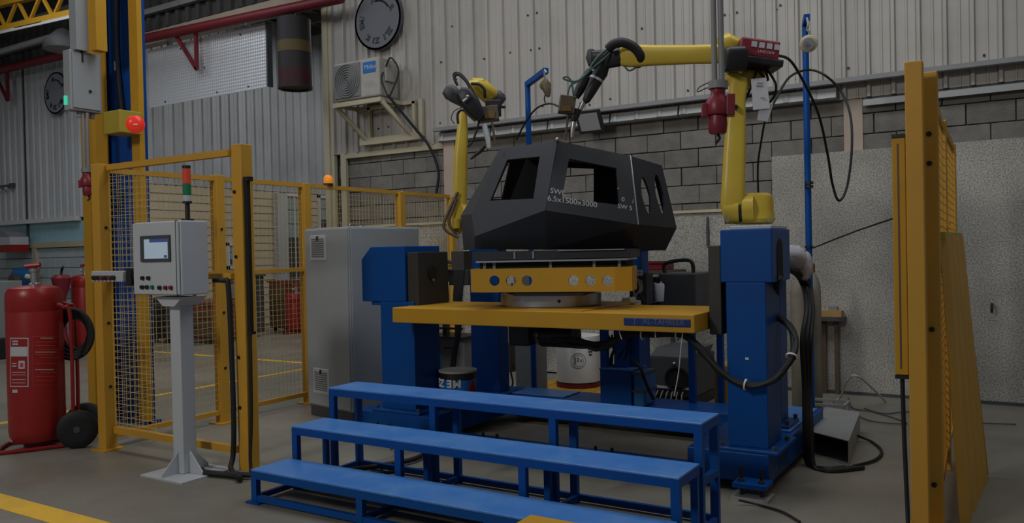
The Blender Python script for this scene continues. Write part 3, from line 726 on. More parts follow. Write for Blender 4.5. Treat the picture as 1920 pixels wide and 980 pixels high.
# stack light
p = ypt(352, 410, 3.57); lx, ly = p.x, 3.57
t = thing('stack_light', 'red green and clear signal tower on the console', 'signal light', (lx, ly, BZ1))
MB().cyl((lx, ly, BZ1+.001), (lx, ly, BZ1+.014), .042, n=18).build('base_flange', 'black', t)
MB().cyl((lx, ly, BZ1+.014), (lx, ly, BZ1+.12), .016, n=12).build('stem', 'black', t, smooth=True)
MB().cyl((lx, ly, BZ1+.12), (lx, ly, BZ1+.135), .03, n=16).build('lower_collar', 'black', t)
zz = BZ1+.135
for (m_, h) in (('tower_white', .045), ('tower_green', .075), ('tower_red', .105)):
    MB().cyl((lx, ly, zz), (lx, ly, zz+h-.004), .028, n=18).build('lens_segment', m_, t, smooth=True); zz += h
MB().cyl((lx, ly, zz), (lx, ly, zz+.018), .028, n=16).build('cap', 'black', t)
# ---- wheeled fire extinguishers
def extinguisher(c, r, h, label, full=True):
    t = thing('wheeled_fire_extinguisher', label, 'fire extinguisher', (c.x, c.y, 0), 'red wheeled fire extinguishers')
    MB().lathe((c.x, c.y, .06), [(r*.5, 0), (r*.85, .01), (r*.97, .05), (r, .10), (r, h-.22), (r*.985, h-.21), (r*.985, h-.205), (r, h-.195), (r, h-.10), (r*.97, h-.055), (r*.88, h-.025), (r*.6, h-.008), (r*.2, h)], 40).build('tank', 'red', t, smooth=True)
    MB().cyl((c.x, c.y, 0.02), (c.x, c.y, .07), r*.5, n=20).build('foot_ring', 'dark_red', t)
    zt = .06+h
    MB().lathe((c.x+.02, c.y, zt-.02), [(.05, 0), (.05, .03), (.032, .04), (.032, .12), (.04, .125), (.04, .15), (.02, .16)], 14).build('valve', 'silver', t, smooth=True)
    MB().cyl((c.x-.02, c.y-.05, zt+.15), (c.x+.07, c.y+.02, zt+.16), .02, n=10).build('valve_lever', 'red', t)
    MB().cyl((c.x-.03, c.y, zt+.06), (c.x-.07, c.y-.02, zt+.07), .018, n=10).build('gauge', 'cream', t)
    # trolley
    u = Vector((.45, .55, 0)).normalized()     # towards the wheel, away from the camera
    s = Vector((-u.y, u.x, 0))
    fr = MB()
    loop = [c+u*(r*1.15)+s*r*.5, c-u*(r*.9)+s*r*.9, c-u*(r*1.25)+s*r*.6, c-u*(r*1.25)-s*r*.6, c-u*(r*.9)-s*r*.9, c+u*(r*1.15)-s*r*.5]
    fr.tube([Vector((p.x, p.y, .018)) for p in loop], .016, 8, smooth=True, sub=4)
    fr.build('foot_frame', 'red', t, smooth=True)
    for k in (-1, 1):
        b = c+u*(r*1.35)+s*(k*r*.55)
        MB().tube([Vector((b.x, b.y, .16)), Vector((b.x, b.y, h-.22)), Vector((b.x, b.y, h-.12))-u*.05, Vector((b.x, b.y, h-.1))-u*r*.45], .015, 8).build('handle_tube', 'red', t, smooth=True)
    ax0 = c+u*(r*1.6)-RT*(r*.06); wr = r*.74
    for k in (-1, 1):
        w0 = ax0+s*(k*r*.85); w0.z = wr
        MB().lathe(w0-s*.035, [(wr*.55, 0), (wr*.9, 0), (wr, .012), (wr, .058), (wr*.9, .07), (wr*.55, .07)], 32, s).build('tyre', 'rubber', t, smooth=True)
        hb = MB().lathe(w0-s*.030, [(wr*.15, -.012), (wr*.2, 0), (wr*.56, .01), (wr*.56, .05), (wr*.2, .06), (wr*.15, .072)], 24, s).build('hub', 'dark_grey', t, smooth=True)
    MB().cyl(Vector((ax0.x, ax0.y, wr))-s*r*.85, Vector((ax0.x, ax0.y, wr))+s*r*.85, .014, n=8).build('axle', 'red', t)
    if not full: return t
    # coiled hose on the far side
    hc = c+u*(r*1.25)+RT*(r*.02); hc.z = h*.72; a1 = _r.copy(); a2 = Vector((0, 0, 1))
    for k in range(4):
        rr_ = r*(.86-.10*k); dz = FW*(.02*k)
        MB().tube([hc+dz+a1*rr_*math.cos(q*math.pi/6)+a2*rr_*1.15*math.sin(q*math.pi/6) for q in range(12)], .017, 8, closed=True, sub=3).build('hose_coil', 'rubber', t, smooth=True)
    # labels: pieces that follow the cylinder
    def lab(nm, px0, px1, py0, py1, m_, lift=.0015):
        mb = MB(); n = 8; vs = []
        for (zz) in (py1, py0):
            for i in range(n+1):
                px = px0+(px1-px0)*i/n; d = ray(px, zz); o2 = Vector((-c.x, -c.y)); dd = Vector((d.x, d.y)); R_ = r+lift
                A = dd.dot(dd); B_ = 2*o2.dot(dd); C_ = o2.dot(o2)-R_*R_; disc_ = B_*B_-4*A*C_
                k = (-B_-math.sqrt(max(disc_, 0)))/(2*A); vs.append(EYE+d*k)
        mb.add(vs, [(i, i+1, n+1+i+1, n+1+i) for i in range(n)]); return mb.build(nm, m_, t, smooth=True, recalc=False)
    lab('label_border', 19, 53.5, 633, 725, 'chalk'); lab('label_field', 20, 51.5, 635, 723, 'red', .0025)
    lab('label_band', 20, 51.5, 650, 668, 'light_grey', .0035); lab('label_picture', 34.5, 46.5, 676, 691, 'chalk', .0035)
    lab('label_flame', 37.5, 43.5, 680, 688, 'red_mark', .0045)
    for y in (638, 643.5): lab('label_text', 23, 34, y, y+3, 'chalk', .0035)
    for y in (680, 685): lab('label_text', 22, 31, y, y+2, 'chalk', .0035)
    for y in (697, 702, 711, 717): lab('label_text', 22, 48, y, y+1, 'chalk', .0035)
    lab('label_text', 23, 33, 730, 736, 'chalk', .0035)
    lab('instruction_border', 61, 112, 630, 722, 'red_mark', .0015); lab('instruction_field', 62, 111, 631, 721, 'red', .0025)
    for k, y in enumerate((633, 640, 647, 654, 659, 664, 669, 681, 692, 697, 705, 713)):
        lab('instruction_line', 66 if k % 3 else 76, 100+(k*7) % 11, y, y+1.3, 'red_mark' if k % 4 else 'chalk', .0035)
    return t
ec = zpt(72, 838); ec.z = 0
extinguisher(ec, .204, 1.25, 'large red wheeled fire extinguisher in the left foreground')
e2 = zpt(162, 657); e2.z = 0
extinguisher(e2, .20, 1.20, 'red wheeled fire extinguisher by the far blue wall', False)
e3 = zpt(556, 624); e3.z = 0
extinguisher(e3, .19, .72, 'small red extinguisher far behind the mesh fence', False)
# nozzle horn standing on the far extinguisher trolley
p = zpt(119, 663)
t = thing('extinguisher_horn', 'dark red discharge horn standing behind the near extinguisher', 'nozzle', (p.x, p.y, 0))
MB().lathe((p.x, p.y, 0.0), [(.13, 0), (.12, .05), (.06, .35), (.06, .9), (.12, 1.08), (.15, 1.22), (.10, 1.27)], 18).build('horn', 'plug_red', t, smooth=True)
MB().tube([(p.x, p.y, 1.27), (p.x+.02, p.y, 1.35), (p.x+.12, p.y-.03, 1.4)], .02, 6).build('lever', 'black', t)
MB().tube([(p.x-.05, p.y, 1.2), (p.x-.16, p.y, 1.15), (p.x-.18, p.y, .8)], .04, 6).build('hose', 'light_grey', t)
# ---- bench items at the far left
t = thing('tool_cabinet', 'grey tool drawer cabinet with black base at the far left edge', 'cabinet', (zpt(2, 672).x, zpt(2, 672).y, 0))
c = WL[t.name]
MB().box(c.x-.9, c.y-.25, 0, c.x+.15, c.y+.3, .32).build('base', 'black', t, bevel=.01)
MB().box(c.x-.9, c.y-.2, .32, c.x+.10, c.y+.3, 1.20).build('body', 'mid_grey', t, bevel=.01)
for i in range(7): MB().box(c.x-.9, c.y-.215, .36+i*.12, c.x+.12, c.y-.2, .46+i*.12).build('drawer', 'light_grey', t, bevel=.004)
p = ypt(42, 524, 8.35)
t = thing('blue_grinder', 'blue machine with round brown wheel on the far left bench', 'grinder', (p.x, p.y, 1.06))
MB().limb([p+Vector((-.3, 0, .02)), p+Vector((-.1, 0, .02)), p+Vector((.15, 0, .05)), p+Vector((.3, 0, .10))], [.12, .42, .38, .2], [.2, .3, .3, .2]).build('body', 'blue_tool', t, smooth=True)
MB().cyl(p+Vector((.08, -.14, -.03)), p+Vector((.08, -.24, -.03)), .14, n=20).build('wheel', 'brown', t)
MB().box(p.x-.12, p.y-.1, 1.061, p.x+.12, p.y+.1, p.z-.1).build('foot', 'black', t)
p = ypt(10, 456, 8.2)
t = thing('wall_first_aid_box', 'white and red box at the far left edge', 'box', (p.x, 8.45, p.z-.2))
MB().box(p.x-.5, 8.2, p.z-.17, p.x+.16, 8.55, p.z-.03).build('red_band', 'red', t)
MB().box(p.x-.5, 8.2, p.z-.03, p.x+.16, 8.55, p.z+.12).build('body', 'light_grey', t)
MB().prism([(p.x-.5, 8.2, p.z+.12), (p.x+.16, 8.2, p.z+.12), (p.x-.05, 8.2, p.z+.22), (p.x-.5, 8.2, p.z+.30)], (0, .35, 0)).build('lid', 'mid_grey', t)
# ---- clutter beyond the mesh
def floor_box(name, label, cat, px0, px1, pyb, pyt, mats, group=None, shelves=0):
    a = zpt(px0, pyb); b = ypt(px1, pyb, a.y); hgt = ypt(px0, pyt, a.y).z
    t = thing(name, label, cat, ((a.x+b.x)/2, a.y+.3, 0), group)
    MB().box(a.x, a.y, .08, b.x, a.y+.6, hgt).build('body', mats[0], t, bevel=.02)
    for k in range(3): MB().box(a.x+.02, a.y-.02, .12+(hgt-.2)*k/3, b.x-.02, a.y, .08+(hgt-.2)*(k+1)/3).build('drawer_front', mats[1], t, bevel=.01)
    for q in (a.x+.08, b.x-.08):
        MB().cyl((q, a.y+.08, .0), (q, a.y+.08, .08), .04, n=10).build('foot', 'black', t)
    MB().box(a.x-.02, a.y-.03, hgt, b.x+.02, a.y+.62, hgt+.04).build('top', mats[0], t)
    return t
floor_box('tool_trolley', 'dark tool trolley beyond the fence left of the console post', 'tool trolley', 280, 313, 642, 562, ['dark_grey', 'black'])
floor_box('tool_trolley', 'brown and red tool trolley beyond the fence right of the console post', 'tool trolley', 342, 400, 642, 570, ['brick_red', 'brown'])
floor_box('tool_trolley', 'dark brown trolley beside the small far extinguisher', 'tool trolley', 506, 536, 622, 530, ['brick_red', 'brown'])
floor_box('machine_cabinet', 'small dark machine behind the fence next to the gate post', 'machine', 425, 450, 634, 520, ['dark_grey', 'mid_grey'])
# ================================================================== STEPS
t = thing('step_platform', 'blue three tread steel step platform in front of the machine', 'steps', (-2.68, 3.83, 0))
TX0, TX1 = -3.99, -1.385
treads = [(3.355, 3.66, .205), (3.69, 3.985, .405), (4.03, 4.31, .60)]
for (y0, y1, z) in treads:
    MB().box(TX0, y0, z-.012, TX1, y1, z).build('tread', 'blue_skylit', t, bevel=.003)
    MB().box(TX0, y0, z-.055, TX1, y0+.035, z-.012).build('front_rail', 'blue', t)
    MB().box(TX0, y1-.035, z-.055, TX1, y1, z-.012).build('rear_rail', 'blue', t)
    for x in (TX0, TX1-.035): MB().box(x, y0+.035, z-.055, x+.035, y1-.035, z-.012).build('side_rail', 'blue', t)
    for i in range(4):
        x = TX0+(TX1-TX0-.045)*i/3
        MB().box(x, y0, 0.0, x+.045, y0+.035, z-.055).build('leg', 'blue', t)
        if z > .5: MB().box(x, y1-.035, 0.0, x+.045, y1, z-.055).build('leg', 'blue', t)
        elif z > .3: MB().box(x+.004, y1-.03, .0, x+.041, y1, z-.055).build('leg', 'blue', t)
    MB().box(TX0+.003, y0+.003, .014, TX1-.003, y0+.032, .05).build('floor_rail', 'blue', t)
MB().box(TX0+.003, 4.278, .014, TX1-.003, 4.307, .05).build('floor_rail', 'blue', t)
for x in (TX0, TX0+.86, TX0+1.73, TX1-.035): MB().box(x+.004, 3.36, .016, x+.031, 4.30, .048).build('floor_stringer', 'blue', t)
MB().box(TX1-.035, 4.065, .27, TX1, 4.275, .305).build('side_brace', 'blue', t)
MB().box(TX0-.03, 3.335, 0, TX0+.08, 3.42, .012).build('foot_plate', 'blue', t)
# yellow guard box in the bottom foreground
g = zpt(996, 965, .3)
t = thing('yellow_floor_box', 'low yellow box at the bottom edge in front of the steps', 'box', (g.x+.3, g.y-.25, 0))
MB().box(g.x, g.y-.5, 0, g.x+.62, g.y, .294).build('body', 'yellow', t, bevel=.006)
MB().box(g.x-.003, g.y-.5, .294, g.x+.62, g.y+.003, .3).build('lid', 'yellow', t)
# ================================================================== POSITIONER
t = thing('welding_positioner', 'blue and yellow welding positioner with tilting table and turntable', 'welding positioner', (-2.85, 5.6, 0))
POS = t
# base frame
def bb(nm, *a, mt='blue', bv=.006): return MB().box(*a).build(nm, mt, t, bevel=bv)
bb('base_beam', -4.60, 4.95, .06, -3.85, 5.20, .238)
bb('base_beam', -1.80, 4.95, .06, -1.29, 5.20, .238)
bb('cross_tie', -3.85, 5.0, .03, -1.80, 5.14, .105)
bb('base_beam', -4.60, 5.20, .06, -3.85, 6.45, .238)
bb('base_beam', -1.80, 5.20, .06, -1.29, 6.55, .238)
bb('base_beam', -3.85, 6.05, .06, -1.80, 6.45, .238)
bb('top_plate', -1.74, 5.62, .238, -1.32, 6.50, .25, mt='blue_skylit')
bb('top_plate', -3.84, 6.10, .238, -3.30, 6.40, .25, mt='blue_skylit')
def foot(x, y):
    MB().box(x-.10, y-.10, .075, x+.10, y+.06, .10).build('foot_bracket', 'blue', t)
    MB().box(x-.11, y-.10, 0, x+.11, y+.06, .022).build('foot_pad', 'galv', t)
    for k in (-.06, .06):
        MB().cyl((x+k, y-.04, .022), (x+k, y-.04, .19), .012, n=8).build('anchor_bolt', 'black', t)
        MB().cyl((x+k, y-.04, .10), (x+k, y-.04, .12), .022, n=6).build('nut', 'dark_grey', t)
for x in (-1.36, -4.2): foot(x, 4.86)
for x in (-2.35, -3.25): foot(x, 4.92)
# pedestals
def pedestal(x0, x1, hx0, hx1, hz0, hz1, y0, yd, chamfer):
    bb('pedestal_plate', x0-.07, y0-.05, .238, x1+.07, y0+.42, .262)
    bb('pedestal', x0, y0, .262, x1, y0+.33, hz0)
    if chamfer:
        MB().prism([(hx0, y0, hz0), (hx1, y0, hz0), (hx1, y0, hz1), (hx0+.10, y0, hz1), (hx0, y0, hz1-.10)], (0, yd, 0)).build('head', 'blue', t, bevel=.006)
    else:
        bb('head', hx0, y0, hz0, hx1, y0+yd, hz1)
    for (dx, dy) in ((x0-.04, y0-.02), (x1+.04, y0-.02), (x1+.04, y0+.3), (x0-.04, y0+.3)):
        MB().cyl((dx, dy, .262), (dx, dy, .285), .016, n=6).build('bolt', 'dark_grey', t)
pedestal(-1.55, -1.305, -1.58, -1.265, 1.275, 1.60, 5.0, .46, False)
pedestal(-4.36, -4.02, -4.55, -4.10, 1.115, 1.555, 5.0, .46, True)
bb('neck', -4.47, 5.02, 1.085, -4.10, 5.40, 1.1149)
# arched cut in the right head
arch = [(-1.2648, 5.19+.07*math.cos(a), 1.47+.07*math.sin(a)) for a in [math.pi*k/10 for k in range(11)]]+[(-1.2648, 5.12, 1.29), (-1.2648, 5.26, 1.29)]
MB().prism(arch, (.003, 0, 0)).build('cable_arch', 'inner_black', t)
bb('rear_column', -1.55, 5.72, .25, -1.40, 5.92, 1.30)
bb('rear_column_plate', -1.60, 5.66, .25, -1.34, 5.98, .27)
for (x, y) in ((-1.36, 5.70), (-1.36, 5.95)): MB().cyl((x, y, .27), (x, y, .30), .016, n=6).build('bolt', 'dark_grey', t)
MB().box(-1.435, 4.998, .80, -1.415, 5.0, .815).build('small_label', 'white', t)
# swing arms
for (a, b, nm) in ((-4.09, -3.985, 'l'), (-1.665, -1.585, 'r')):
    MB().box(a, 5.02, .945, b, 5.42, 1.505).build('swing_arm', 'plate_black', t, bevel=.006)
MB().cyl((-3.985, 5.2, 1.34), (-3.975, 5.2, 1.34), .055, n=20).build('shaft_cover', 'black', t)
MB().cyl((-3.975, 5.2, 1.28), (-3.968, 5.2, 1.28), .012, n=8).build('grease_nipple', 'silver', t)
# table
TB = MB().box(-4.05, 4.78, .975, -1.677, 5.52, 1.088).build('tilt_table', 'yellow', t, bevel=.006)
MB().box(-3.35, 4.80, 1.0881, -2.45, 5.75, 1.094).build('centre_plate', 'yellow', t)
MB().box(-4.0, 5.50, 1.0, -1.7, 5.75, 1.06).build('rear_stiffener', 'yellow', t)
a, b = ypt(1170, 595, 4.78), ypt(1295, 611, 4.78); b.z = ypt(1170, 609.5, 4.78).z
MB().box(a.x, 4.772, b.z, b.x, 4.78, a.z).build('name_plate', 'plate_navy', t, bevel=.004, label='blue name plate with faint pale lettering')
text('plate_letter', 'J', (a.x+.07, 4.7715, b.z+.013), (1, 0, 0), (0, 0, 1), .048, 'disc_grey', t)
text('plate_lettering', 'AL-TAHREER', (a.x+.13, 4.7715, b.z+.013), (1, 0, 0), (0, 0, 1), .048, 'disc_grey', t)
# turntable
tc = Vector((-2.965, 5.31, 0))
MB().lathe((tc.x, tc.y, 1.094), [(.365, 0), (.372, .006), (.372, .085), (.362, .092)], 64).build('turntable_ring', 'silver', t, smooth=True)
MB().lathe((tc.x, tc.y, 1.186), [(.33, 0), (.33, .03)], 48).build('turntable_hub', 'black', t, smooth=True)
for k in range(3):
    q = 2*math.pi*k/3+math.radians(-52)
    MB().cyl((tc.x+.371*math.cos(q), tc.y+.371*math.sin(q), 1.14), (tc.x+.376*math.cos(q), tc.y+.376*math.sin(q), 1.14), .012, n=8).build('ring_bolt', 'black', t)
# cross beam with six holes (turned with the turntable)
BA = math.radians(17)
bx = Vector((math.cos(BA), math.sin(BA), 0)); by = Vector((-math.sin(BA), math.cos(BA), 0)); UZ = Vector((0, 0, 1))
bo = dpt(1034, 525, 5.60)
zt, zb = dpt(1034, 502, 5.60).z, dpt(1034, 547, 5.60).z
def bpt(px, py): return ppt(px, py, bo, bo+bx, bo+UZ)
def bxy(u, v, z): q = bo+bx*u+by*v; return Vector((q.x, q.y, z))
u0, u1 = (bpt(880, 525)-bo).dot(bx), (bpt(1184, 525)-bo).dot(bx)
def circ(px, py, r, n=20):
    p = bpt(px, py); return [p+bx*(r*math.cos(2*math.pi*k/n))+UZ*(r*math.sin(2*math.pi*k/n)) for k in range(n)]
holes = [circ(px, 526, .037) for px in (927, 958, 988, 1075, 1107, 1139)]
panel_hole('fixture_beam_face', [bxy(u0+.09, 0, zb), bxy(u1-.11, 0, zb), bxy(u1-.11, 0, zt), bxy(u0+.09, 0, zt)], holes, .02, 'yellow', t, (tc.x, tc.y, 1.3))
for (ua, ub) in ((u0, u0+.09), (u1, u1-.11)):
    MB().prism([bxy(ua, .035, zb), bxy(ub, 0, zb), bxy(ub, 0, zt), bxy(ua, .035, zt)], by*.02).build('fixture_beam_end', 'yellow', t)
def bslab(nm, ua, ub, va, vb, za, zc, mt, par=None): return MB().obox(bxy((ua+ub)/2, (va+vb)/2, (za+zc)/2), bx, by, UZ, abs(ub-ua)/2, abs(vb-va)/2, abs(zc-za)/2).build(nm, mt, par or t)
bslab('fixture_beam_top', u0, u1, .035, .36, zt-.012, zt, 'yellow')
bslab('fixture_beam_rear', u0, u1, .34, .36, zt-.04, zt-.012, 'yellow')
for ua in (u0, u1-.02): bslab('fixture_beam_side', ua, ua+.02, .056, .34, zb, zt-.012, 'yellow')
bslab('beam_floor', u0+.40, u1-.40, .03, .33, zb, zb+.015, 'black')
bslab('beam_seat', u0+.33, u1-.33, .02, .36, zb-.03, zb, 'black')
# slip ring motor and hose bundle below the table
c = ypt(1000, 645, 5.25)
MB().box(c.x-.13, 5.1, .80, c.x+.05, 5.4, .974).build('drive_housing', 'black', t, bevel=.02)
MB().cyl((c.x+.05, 5.25, .87), (c.x+.085, 5.25, .87), .075, n=18).build('drive_flange', 'silver', t)
MB().cyl((c.x+.085, 5.25, .87), (c.x+.36, 5.25, .87), .085, n=18).build('drive_motor', 'black', t, smooth=True)
rb = random.Random(2)
for k in range(6):
    j = lambda s: Vector((rb.uniform(-s, s), rb.uniform(-s, s), rb.uniform(-s, s)))
    MB().tube([ypt(1040, 632, 5.2)+j(.03), ypt(1085, 642, 5.15)+j(.03), ypt(1120, 646+k*1.5, 5.1)+j(.025), ypt(1150, 640, 5.0)+j(.015), ypt(1175, 628, 4.95)+j(.012), ypt(1230, 626, 4.92)+j(.010), ypt(1285, 629, 4.92)+j(.010),
               ypt(1320, 662, 4.93)+j(.010), ypt(1355, 700, 4.93)+j(.01), ypt(1400, 721, 4.93)+j(.01), ypt(1450, 712, 4.95)+j(.01), ypt(1482, 672, 5.0)+j(.01), ypt(1490, 640, 5.1)+j(.01), ypt(1478, 610, 5.2)+j(.01), ypt(1452, 590, 5.3)+j(.01)], .015, 7, sub=5).build('hose', 'rubber', t, smooth=True)
for px, py, Y, dx, dy in ((1205, 627, 4.93, 55, 0), (1270, 628, 4.92, 55, 1), (1398, 720.5, 4.93, 45, 10), (1484, 668, 5.01, 6, -30)):
    p = ypt(px, py, Y); ta = (ypt(px+dx, py+dy, Y+(.08 if px > 1450 else 0))-p).normalized()
    MB().ring(p-ta*.005, ta, .035, .031, .01, 16).build('cable_tie', 'white', t)
for (pts) in ([(1160, 617), (1163, 628), (1166, 636)], [(1228, 620), (1229, 632)], [(1280, 624), (1277, 650), (1272, 700), (1264, 742)]):
    MB().tube([ypt(px, py, 4.84) for px, py in pts], .0035, 5).build('tie_cord', 'white', t)
# upper hose on the right head
for k in range(3):
    MB().tube([xpt(1459, 520, -1.262)+Vector((0, .02*k, 0)), dpt(1455, 560, 5.25), dpt(1448, 585, 5.25+.02*k), dpt(1444, 592, 5.3)], .017, 7).build('arch_hose', 'rubber', t, smooth=True)
# ================================================================== CABIN
dA = lambda px, py, d: dpt(px, py, d)
A, G = dA(1045, 264, 5.86), dA(1022, 394, 5.62)
B = dA(938, 278, 6.12)
C_ = ppt(884, 401, A, G, B); E_ = ppt(890, 443, A, G, B)
H_ = dA(1197, 421, 5.80); I_ = ppt(1182, 292, A, G, H_)
J_ = dA(1269, 427, 6.25); K_ = ppt(1241, 310, I_, H_, J_)
E2 = dA(890, 467, (E_-EYE).dot(FW)+.06); M_ = dA(1026, 468, 5.78); H2 = dA(1183, 467, 5.95); J2 = dA(1248, 469, 6.35)
L1 = dA(864, 404, 6.45); L2 = dA(869, 469, 6.50)
Bb, Kb = dA(985, 294, 6.95), dA(1188, 316, 6.98)
Lb, Jb = dA(928, 440, 7.05), dA(1192, 436, 7.08)
cen = dA(1060, 380, 6.4)
t = thing('armoured_cab_shell', 'dark steel armoured cab shell with window openings on the positioner', 'cab shell', Vector((cen.x, cen.y, 1.49)))
W1 = [ppt(px, py, A, G, B) for px, py in ((951, 299), (1012, 293), (1000, 372), (919, 376))]
panel_hole('front_panel', [A, B, C_, E_, G], [W1], .016, 'steel_black', t, cen)
W2 = [ppt(px, py, A, G, H_) for px, py in ((1067, 297), (1156, 315), (1161, 384), (1054, 371))]
fr = panel_hole('front_panel', [A, G, H_, I_], [W2], .016, 'steel_black', t, cen)
def slot(x0, y0, x1, y1, wpx):
    pts = []
    for k in range(12):
        a = 2*math.pi*k/12; f = .5+.5*math.sin(a); o = wpx*math.cos(a)*(.75+.25*(1-abs(math.sin(a))))
        pts.append(ppt(x0+(x1-x0)*f+o, y0+(y1-y0)*f, I_, H_, J_))
    return pts
panel_hole('side_panel', [I_, H_, J_, K_], [slot(1205, 331, 1218, 402, 8), slot(1230, 326, 1244, 402, 7.5)], .016, 'steel_black', t, cen)
for nm, pl_ in (('left_panel', [B, L1, C_]), ('left_lower_panel', [L1, L2, E2, E_, C_]), ('lower_panel', [E_, E2, M_, G]), ('lower_panel', [G, M_, H2, H_]), ('lower_panel', [H_, H2, J2, J_])):
    for k in range(1, len(pl_)-1):
        pass
    panel_hole(nm, pl_, [], .014, 'steel_black', t, cen) if nm != 'left_lower_panel' else MB().add([p for p in pl_]+[p+(cen-p).normalized()*.014 for p in pl_], [(0, 1, 2), (0, 2, 3), (0, 3, 4), (7, 6, 5), (8, 7, 5), (9, 8, 5), (0, 1, 6, 5), (1, 2, 7, 6), (2, 3, 8, 7), (3, 4, 9, 8), (4, 0, 5, 9)]).build(nm, 'steel_black', t)
def facet(nm, pts, tri, mt='steel_black'):
    n = len(pts); f = [tuple(q) for q in tri]+[tuple(i+n for i in reversed(q)) for q in tri]
    return MB().add(list(pts)+[p+(cen-p).normalized()*.014 for p in pts], f).build(nm, mt, t)
facet('roof_panel', [B, A, I_, K_, Kb, Bb], [(0, 1, 5), (1, 4, 5), (1, 2, 4), (2, 3, 4)])
Jc = ppt(1192, 436, K_, J_, Kb)
WR = [ppt(px, py, K_, J_, Kb) for px, py in ((1197, 322), (1228, 326), (1248, 406), (1201, 412))]
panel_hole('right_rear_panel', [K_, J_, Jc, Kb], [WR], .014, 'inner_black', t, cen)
facet('right_rear_lower_panel', [J_, J2, dA(1200, 470, 7.0), Jb], [(0, 1, 2), (0, 2, 3)])
WB = [ppt(px, py, Bb, Kb, Jb) for px, py in ((1052, 314), (1113, 316), (1113, 398), (1048, 396))]
Lb = ppt(928, 440, Bb, Kb, Jb)
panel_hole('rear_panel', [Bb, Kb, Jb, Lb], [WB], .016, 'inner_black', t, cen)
Bb2 = ppt(985, 294, B, L1, Lb)
WL_ = [ppt(px, py, B, L1, Lb) for px, py in ((951, 303), (955, 303), (940, 372), (921, 372))]
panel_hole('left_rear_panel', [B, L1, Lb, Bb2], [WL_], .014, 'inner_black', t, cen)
# weld seam along the right corner, lifting lug, frame plates below
MB().tube([I_, H_], .006, 6, smooth=False).build('weld_seam', 'silver', t)
MB().tube([A, G], .004, 6, smooth=False).build('weld_seam', 'steel_black', t)
MB().sphere(A+Vector((0, 0, .01)), .016).build('lifting_stud', 'silver', t, smooth=True)
for (px, py) in ((1159, 354),): MB().sphere(ppt(px, py, A, G, H_), .007, 8, 6).build('stud', 'silver', t)
p = ppt(944, 290, A, G, B); MB().ring(p, (G-A).cross(B-A), .018, .010, .004, 14).build('lug_mark', 'mid_grey', t)
# base sled of the cab on the turned beam
su0, su1 = (bpt(884, 480)-bo).dot(bx), (bpt(1182, 480)-bo).dot(bx)
zs = dpt(1034, 469, 5.62).z; zf = dpt(1034, 485, 5.62).z; zp = dpt(1034, 490, 5.6).z
bslab('sled_frame', su0, su1, .03, .62, zf, zs, 'steel_black', t)
bslab('sled_plate', su0+.03, su1-.02, .0, .6, zp, zf-.006, 'silver', t)
bslab('sled_riser', su0+.04, su1-.04, .06, .5, zt, zp, 'inner_black', t)
for f in (.03, .1, .5, .8, .97):
    uu = su0+.05+(su1-su0-.1)*f; bslab('riser_lug', uu-.01, uu+.01, .045, .06, zt, zp, 'mid_grey', t)
for f in (.27, .39): bslab('stiffener', su0+(su1-su0)*f, su0+(su1-su0)*f+.012, .022, .03, zf+.005, zs-.005, 'mid_grey', t)
bslab('shim_strip', su0+.62, su1-.04, .012, .03, zs-.006, zs, 'silver', t)
MB().obox(dA(866, 488, 6.2), bx, UZ, by, .05, .07, .10).build('end_lug', 'plate_black', t)
# chalk writing
def chalk(s, px, py, px2, py2, size, pl3):
    o = ppt(px, py, *pl3); x = ppt(px2, py2, *pl3)-o; n = (pl3[1]-pl3[0]).cross(pl3[2]-pl3[0]).normalized()
    if n.dot(EYE-o) < 0: n = -n
    y = n.cross(x); text('chalk_lettering', s, o+n*.002, x, y, size, 'chalk', t, depth=.0008)
RP = (A, G, H_)
chalk('SWL', 1031, 361, 1054, 366, .058, RP)
chalk('6.5x1500x3000', 1026, 376, 1134, 391, .060, RP)
chalk('0', 1165, 377, 1180, 380, .05, RP)
chalk('/', 1185, 381, 1190, 382, .05, RP)
chalk('SW 5', 1158, 390, 1188, 395, .05, RP)
# ================================================================== RIGHT ROBOT
def D5(px, py, d=5.35): return dpt(px, py, d)
P = lambda n, d=5.35: n*d/FPX
t = thing('welding_robot', 'yellow welding robot on the right blue pedestal reaching over the cab', 'robot', (-1.42, 5.25, 1.60))
bb2 = lambda nm, mt, *a, bv=.004: MB().box(*a).build(nm, mt, t, bevel=bv)
bb2('mount_plate', 'light_grey', -1.53, 5.04, 1.601, -1.275, 5.44, 1.622)
MB().limb([D5(1412, 419), D5(1412, 412), D5(1412, 395), D5(1412, 378), D5(1413, 368), D5(1413, 364)], [P(72), P(80), P(74), P(74), P(70), P(58)], [.30, .34, .32, .32, .3, .24], e=3.2, n=28).build('base_housing', 'robot_yellow', t, smooth=True)
ax = (_r*.94-FW*.33).normalized()
cj = D5(1374, 393, 5.27)
MB().cyl(cj-ax*.05, cj+ax*.04, P(26), n=32).build('shoulder_disc', 'robot_yellow', t, smooth=True)
MB().cyl(cj+ax*.04, cj+ax*.06, P(24), n=32).build('shoulder_gap', 'black', t, smooth=True)
MB().cyl(cj+ax*.06, cj+ax*.13, P(25), n=32).build('shoulder_hub', 'robot_yellow', t, smooth=True)
MB().limb([D5(1372, 408, 5.25), D5(1373, 385, 5.25), D5(1375, 345, 5.26), D5(1377, 290, 5.27), D5(1380, 220, 5.28), D5(1381, 190, 5.29), D5(1384, 165, 5.3), D5(1386, 148, 5.3)],
          [P(30), P(43), P(42), P(40), P(35), P(32), P(34), P(30)], [.10, .13, .13, .13, .12, .12, .14, .12], e=4.0, n=24).build('lower_arm', 'robot_yellow', t, smooth=True)
MB().cyl(D5(1379, 201, 5.22), D5(1379, 201, 5.16), P(5), n=14).build('arm_hole', 'black', t)
